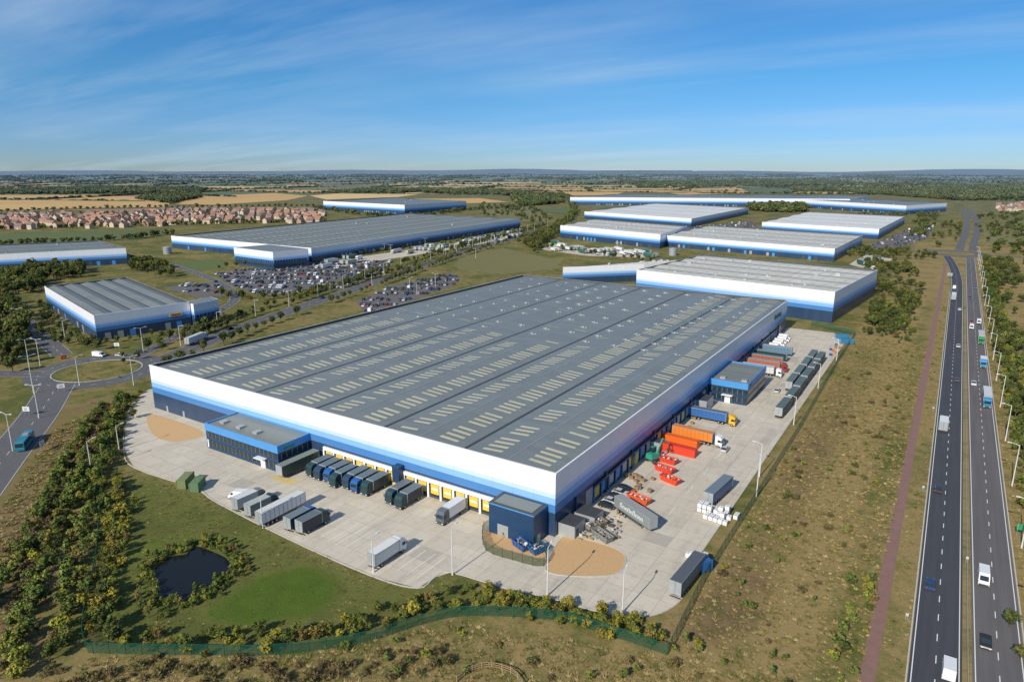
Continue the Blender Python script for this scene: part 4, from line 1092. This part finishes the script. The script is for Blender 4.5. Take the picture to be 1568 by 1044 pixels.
# ---------------------------------------------------------------- distant fields
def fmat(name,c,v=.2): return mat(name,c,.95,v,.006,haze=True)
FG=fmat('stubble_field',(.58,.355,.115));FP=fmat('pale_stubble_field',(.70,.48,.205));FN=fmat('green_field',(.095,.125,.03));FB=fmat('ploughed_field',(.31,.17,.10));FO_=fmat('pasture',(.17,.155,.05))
zf=.30
for k,(m_,pl) in enumerate([(FG,[(-60,306),(150,300),(262,303),(258,317),(120,319),(-60,324)]),(FG,[(270,313),(300,301),(420,296),(472,300),(440,307),(330,314)]),(FP,[(474,300),(560,293),(655,296),(610,302),(500,306)]),
 (FG,[(-60,279),(120,276),(250,279),(235,286),(60,290),(-60,289)]),(FB,[(455,272),(690,269),(705,277),(500,283)]),(FP,[(590,281),(700,278),(800,279),(790,286),(640,287)]),(FG,[(745,282),(900,284),(960,290),(850,293)]),
 (FP,[(1060,269),(1180,264),(1205,271),(1110,276)]),(FG,[(1290,283),(1390,280),(1402,291),(1310,290)]),(FP,[(1440,269),(1540,270),(1640,275),(1480,276)]),(FG,[(840,296),(875,290),(960,293),(940,300),(870,300)]),
 (FO_,[(735,312),(820,318),(852,342),(800,340),(740,330)]),(FN,[(60,356),(250,352),(262,360),(180,368),(60,374),(-60,374),(-60,360)]),(FO_,[(700,392),(770,380),(862,400),(845,412),(770,420),(700,412)]),(FO_,[(1500,345),(1640,338),(1640,372),(1510,372)]),
 (FN,[(880,330),(800,322),(880,318)]),(FG,[(620,305),(735,304),(780,310),(720,312)]),(FB,[(100,322),(330,318),(480,318),(490,322),(290,320),(170,326)]),(FG,[(1000,290),(1130,287),(1150,296),(1040,299)]),(FN,[(262,400),(330,396),(350,408),(290,420)]),
 (FP,[(250,270),(420,268),(440,273),(300,275)]),(FG,[(700,271),(840,268),(860,272),(740,275)]),(FG,[(900,272),(1010,270),(1030,274),(920,277)]),(FB,[(1210,266),(1400,264),(1420,270),(1260,272)])]):
    flat('field',px(pl),zf+.02*k if pl[0][1]<345 else .006+.0002*k,m_)
EX=[px([(-200,322),(500,318),(495,302),(720,302),(730,318),(860,345),(870,298),(1180,300),(1470,308),(1640,310),(1640,600),(-400,600)])]
fa=math.radians(18);cs=340.
nodes={}
def nd(i,j):
    if (i,j) not in nodes:
        r_=random.Random(i*9176+j*131);u_=(i+r_.uniform(-.27,.27))*cs*1.3;v_=(j+r_.uniform(-.27,.27))*cs
        nodes[i,j]=(u_*math.cos(fa)-v_*math.sin(fa),u_*math.sin(fa)+v_*math.cos(fa))
    return nodes[i,j]
fwd=np.array([-BX,BY]);rgt=np.array([BY,BX])
def vis(p):
    d=np.array(p)-np.array(CAM);f=d@fwd;s_=d@rgt
    return f>900 and f<9500 and abs(s_)<f*.86+200
fld=MB();fh=[];wd=[];hg=MB();M_hg=mat('hedgerow_foliage',(.055,.072,.022),.95,.5,.05,haze=True,spec=.1)
def hedgerow(e0,e1,h0,h1,w_,r_):
    "continuous uneven hedge: ragged ridge of foliage between two field corners"
    prev=None
    for x,y,a in walk([e0,e1],14):
        hh=r_.uniform(h0,h1)*(1 if r_.random()>.12 else .35);ww=w_*r_.uniform(.6,1.2)
        nx_,ny_=-math.sin(a),math.cos(a);jx=r_.uniform(-1.5,1.5)
        sec=[(x+nx_*ww,y+ny_*ww,.1),(x+nx_*(ww*.7+jx*.3),y+ny_*(ww*.7+jx*.3),hh*.7),(x+nx_*jx,y+ny_*jx,hh),(x-nx_*(ww*.7-jx*.3),y-ny_*(ww*.7-jx*.3),hh*.65),(x-nx_*ww,y-ny_*ww,.1)]
        if prev:
            for q_ in range(4): hg.face([prev[q_],sec[q_],sec[q_+1],prev[q_+1]],M_hg)
        prev=sec
for i in range(-30,30):
    for j in range(-38,38):
        q=[nd(i,j),nd(i+1,j),nd(i+1,j+1),nd(i,j+1)]
        c_=np.mean(q,0)
        if not vis(c_) or inpoly([c_[0]],[c_[1]],EX[0])[0]: continue
        if any(inpoly([a_[0]],[a_[1]],EX[0])[0] for a_ in q): continue
        r_=random.Random(i*77+j*1313);t_=r_.random()
        f=(c_-np.array(CAM))@fwd
        wood=t_<.15
        m_=FN if t_<.32 else FO_ if t_<.50 else FG if t_<.76 else FP if t_<.87 else FB
        fld.face([(*a_,.12) for a_ in q],m_)
        for e in((q[0],q[1]),(q[0],q[3])):
            if r_.random()<.92:
                hedgerow(e[0],e[1],2.0 if f<3500 else 4,4.5 if f<3500 else 9,2.5 if f<3500 else 6,r_)
                big_=r_.random()<.35;cl0=r_.random()*6.28
                for x,y,a in walk([e[0],e[1]],(11 if big_ else 13) if f<3500 else 24):
                    dens_=.85 if big_ else (.9 if math.sin(x*.02+y*.017+cl0)>.35 else .06)
                    if R()<dens_:
                        s_=U(.5,1.0)*(1.2 if big_ else 1)*(1 if f<3500 else 1.4);fh.append((x+U(-3,3),y+U(-3,3),0,s_*1.4,s_*.9,U(0,6),random.randrange(4)))
        if wood:
            for g1 in np.arange(.05,1,.07):
                for g2 in np.arange(.05,1,.07):
                    a0=np.array(q[0])*(1-g1)*(1-g2)+np.array(q[1])*g1*(1-g2)+np.array(q[2])*g1*g2+np.array(q[3])*(1-g1)*g2
                    s_=U(.7,1.2);wd.append((a0[0]+U(-5,5),a0[1]+U(-5,5),0,s_,s_,U(0,6),random.randrange(3)))
fld.obj('distant_fields');hg.obj('distant_hedgerows')
for pl,st in(([(1150,309),(1240,309),(1230,326),(1150,324)],14),([(860,262),(1060,262),(1060,265),(860,265)],40),([(210,305),(300,297),(310,302),(262,312)],15),([(0,292),(180,288),(320,290),(300,296),(0,298)],24),([(780,302),(860,300),(858,312),(800,316)],14),([(640,290),(820,296),(800,301),(650,296)],20),([(960,280),(1280,276),(1290,284),(980,288)],34),([(1300,295),(1568,283),(1640,288),(1640,300),(1480,308)],18)):
    pw=px(pl);wd+=[(q[0],q[1],0,q[3],q[4],q[5],q[6]) for q in area(pw,1/(st*st),.7,1.15,3)]
fh+=along([(-60,352),(60,350),(250,346),(400,342),(500,340)],6,9,.5,.9,4)+along([(-60,376),(60,374),(200,366),(262,358)],5,8,.6,1,4)+along([(480,318),(600,333),(720,322),(800,318)],8,9,.6,1.,4)
fh+=along([(860,345),(880,322),(870,300)],8,10,.7,1.,4)+along([(0,325),(150,320),(480,316)],8,12,.6,1.,4)
fh+=area(px([(735,312),(820,318),(852,342),(800,340),(740,330)]),.0016,.5,.9,4)
fh+=area(px([(-60,328),(500,320),(500,340),(-60,352)]),.0022,.35,.65,4)
fh+=area(px([(1490,330),(1640,320),(1640,420),(1520,430)]),.003,.5,.9,4,(),.02)
fh+=area(px([(1390,372),(1430,345),(1440,325),(1300,330),(1400,335)]),.003,.5,.9,4)
scatter('hedgerow_trees',fh,fart);scatter('woodland',wd,woodc)
b=MB();r_=random.Random(5)
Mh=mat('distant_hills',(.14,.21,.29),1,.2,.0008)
for ring_,(dist,hm) in enumerate(((9800,30),(12500,72))):
    prev=None
    for k in range(0,161):
        th=-1.0+2.0*k/160;d_=fwd*math.cos(th)+rgt*math.sin(th);p=np.array(CAM)+d_*dist
        hz_=hm*(.6+.25*math.sin(th*9+ring_*2)+.2*math.sin(th*23+ring_)+.06*r_.random());p2=p+d_*900
        if prev is not None:
            b.face([(*prev[0],-2),(*p,-2),(*p2,hz_),(*prev[1],prev[2])],Mh)
            b.face([(*prev[1],prev[2]),(*p2,hz_),(*(p2+d_*900),-2),(*(prev[1]+d_*900),-2)],Mh)
        prev=(p,p2,hz_)
b.obj('distant_hills')

# ---------------------------------------------------------------- light
SE=math.radians(32)
hd=np.array([.055,.9985])
sd=Vector((hd[0]*math.cos(SE),hd[1]*math.cos(SE),-math.sin(SE)))
L=bpy.data.lights.new('sun','SUN');L.energy=5.0;L.angle=math.radians(.53);L.color=(1,.92,.79)
lo=bpy.data.objects.new('sun',L);S.collection.objects.link(lo);lo.rotation_euler=sd.to_track_quat('-Z','Y').to_euler()
W=bpy.data.worlds.new('World');S.world=W;W.use_nodes=True;n=W.node_tree.nodes;l=W.node_tree.links
bg=n['Background'];bg.inputs['Strength'].default_value=.108
sk=n.new('ShaderNodeTexSky');sk.sky_type='NISHITA';sk.sun_disc=False;sk.sun_elevation=SE;sk.sun_rotation=math.atan2(-hd[0],-hd[1])
sk.air_density=1.0;sk.dust_density=.6;sk.ozone_density=2.5
tc=n.new('ShaderNodeTexCoord');mp=n.new('ShaderNodeMapping');mp.inputs['Scale'].default_value=(1,1,1.7);mp.inputs['Location'].default_value=(0,0,.03)
l.new(tc.outputs['Generated'],mp.inputs[0]);l.new(mp.outputs[0],sk.inputs['Vector'])
sp=n.new('ShaderNodeSeparateXYZ');l.new(tc.outputs['Generated'],sp.inputs[0])
tint=ramp(n,l,sp.outputs[2],[(0,(.30,.365,.47)),(.05,(.275,.41,.545)),(.11,(.235,.475,.60)),(.22,(.19,.53,.74)),(.55,(.36,.52,.62))])
skc=mixc(n,l,1.0,sk.outputs[0],tint,'MULTIPLY')
skc=mixc(n,l,1.0,skc,(2.,2.,2.),'MULTIPLY')
zz=maths(n,l,'ADD',maths(n,l,'MAXIMUM',sp.outputs[2],0.0),.09)
cb=n.new('ShaderNodeCombineXYZ');l.new(maths(n,l,'DIVIDE',sp.outputs[0],zz),cb.inputs[0]);l.new(maths(n,l,'DIVIDE',sp.outputs[1],zz),cb.inputs[1])
m2=n.new('ShaderNodeMapping');m2.inputs['Rotation'].default_value=(0,0,math.radians(-34));m2.inputs['Scale'].default_value=(.25,1.1,1);l.new(cb.outputs[0],m2.inputs[0])
c1=noise(n,l,.75,8,m2.outputs[0],.60);c2=noise(n,l,.3,3,cb.outputs[0],.5)
cl=maths(n,l,'MULTIPLY',ramp(n,l,c1,[(.42,g3(0)),(.80,g3(1))]),ramp(n,l,c2,[(.36,g3(0)),(.62,g3(1))]))
cl=maths(n,l,'MULTIPLY',cl,.7)
col=mixc(n,l,cl,skc,(5.2,6.4,7.8))
l.new(col,bg.inputs['Color'])

cam=bpy.data.cameras.new('camera');cam.lens=24;cam.sensor_width=36;cam.clip_end=40000;cam.clip_start=.5
co=bpy.data.objects.new('camera',cam);S.collection.objects.link(co)
co.location=(*CAM,H);co.rotation_euler=(math.pi/2-A,0,math.atan2(BX,BY));S.camera=co
S.view_settings.view_transform='Standard';S.view_settings.look='None';S.view_settings.exposure=0
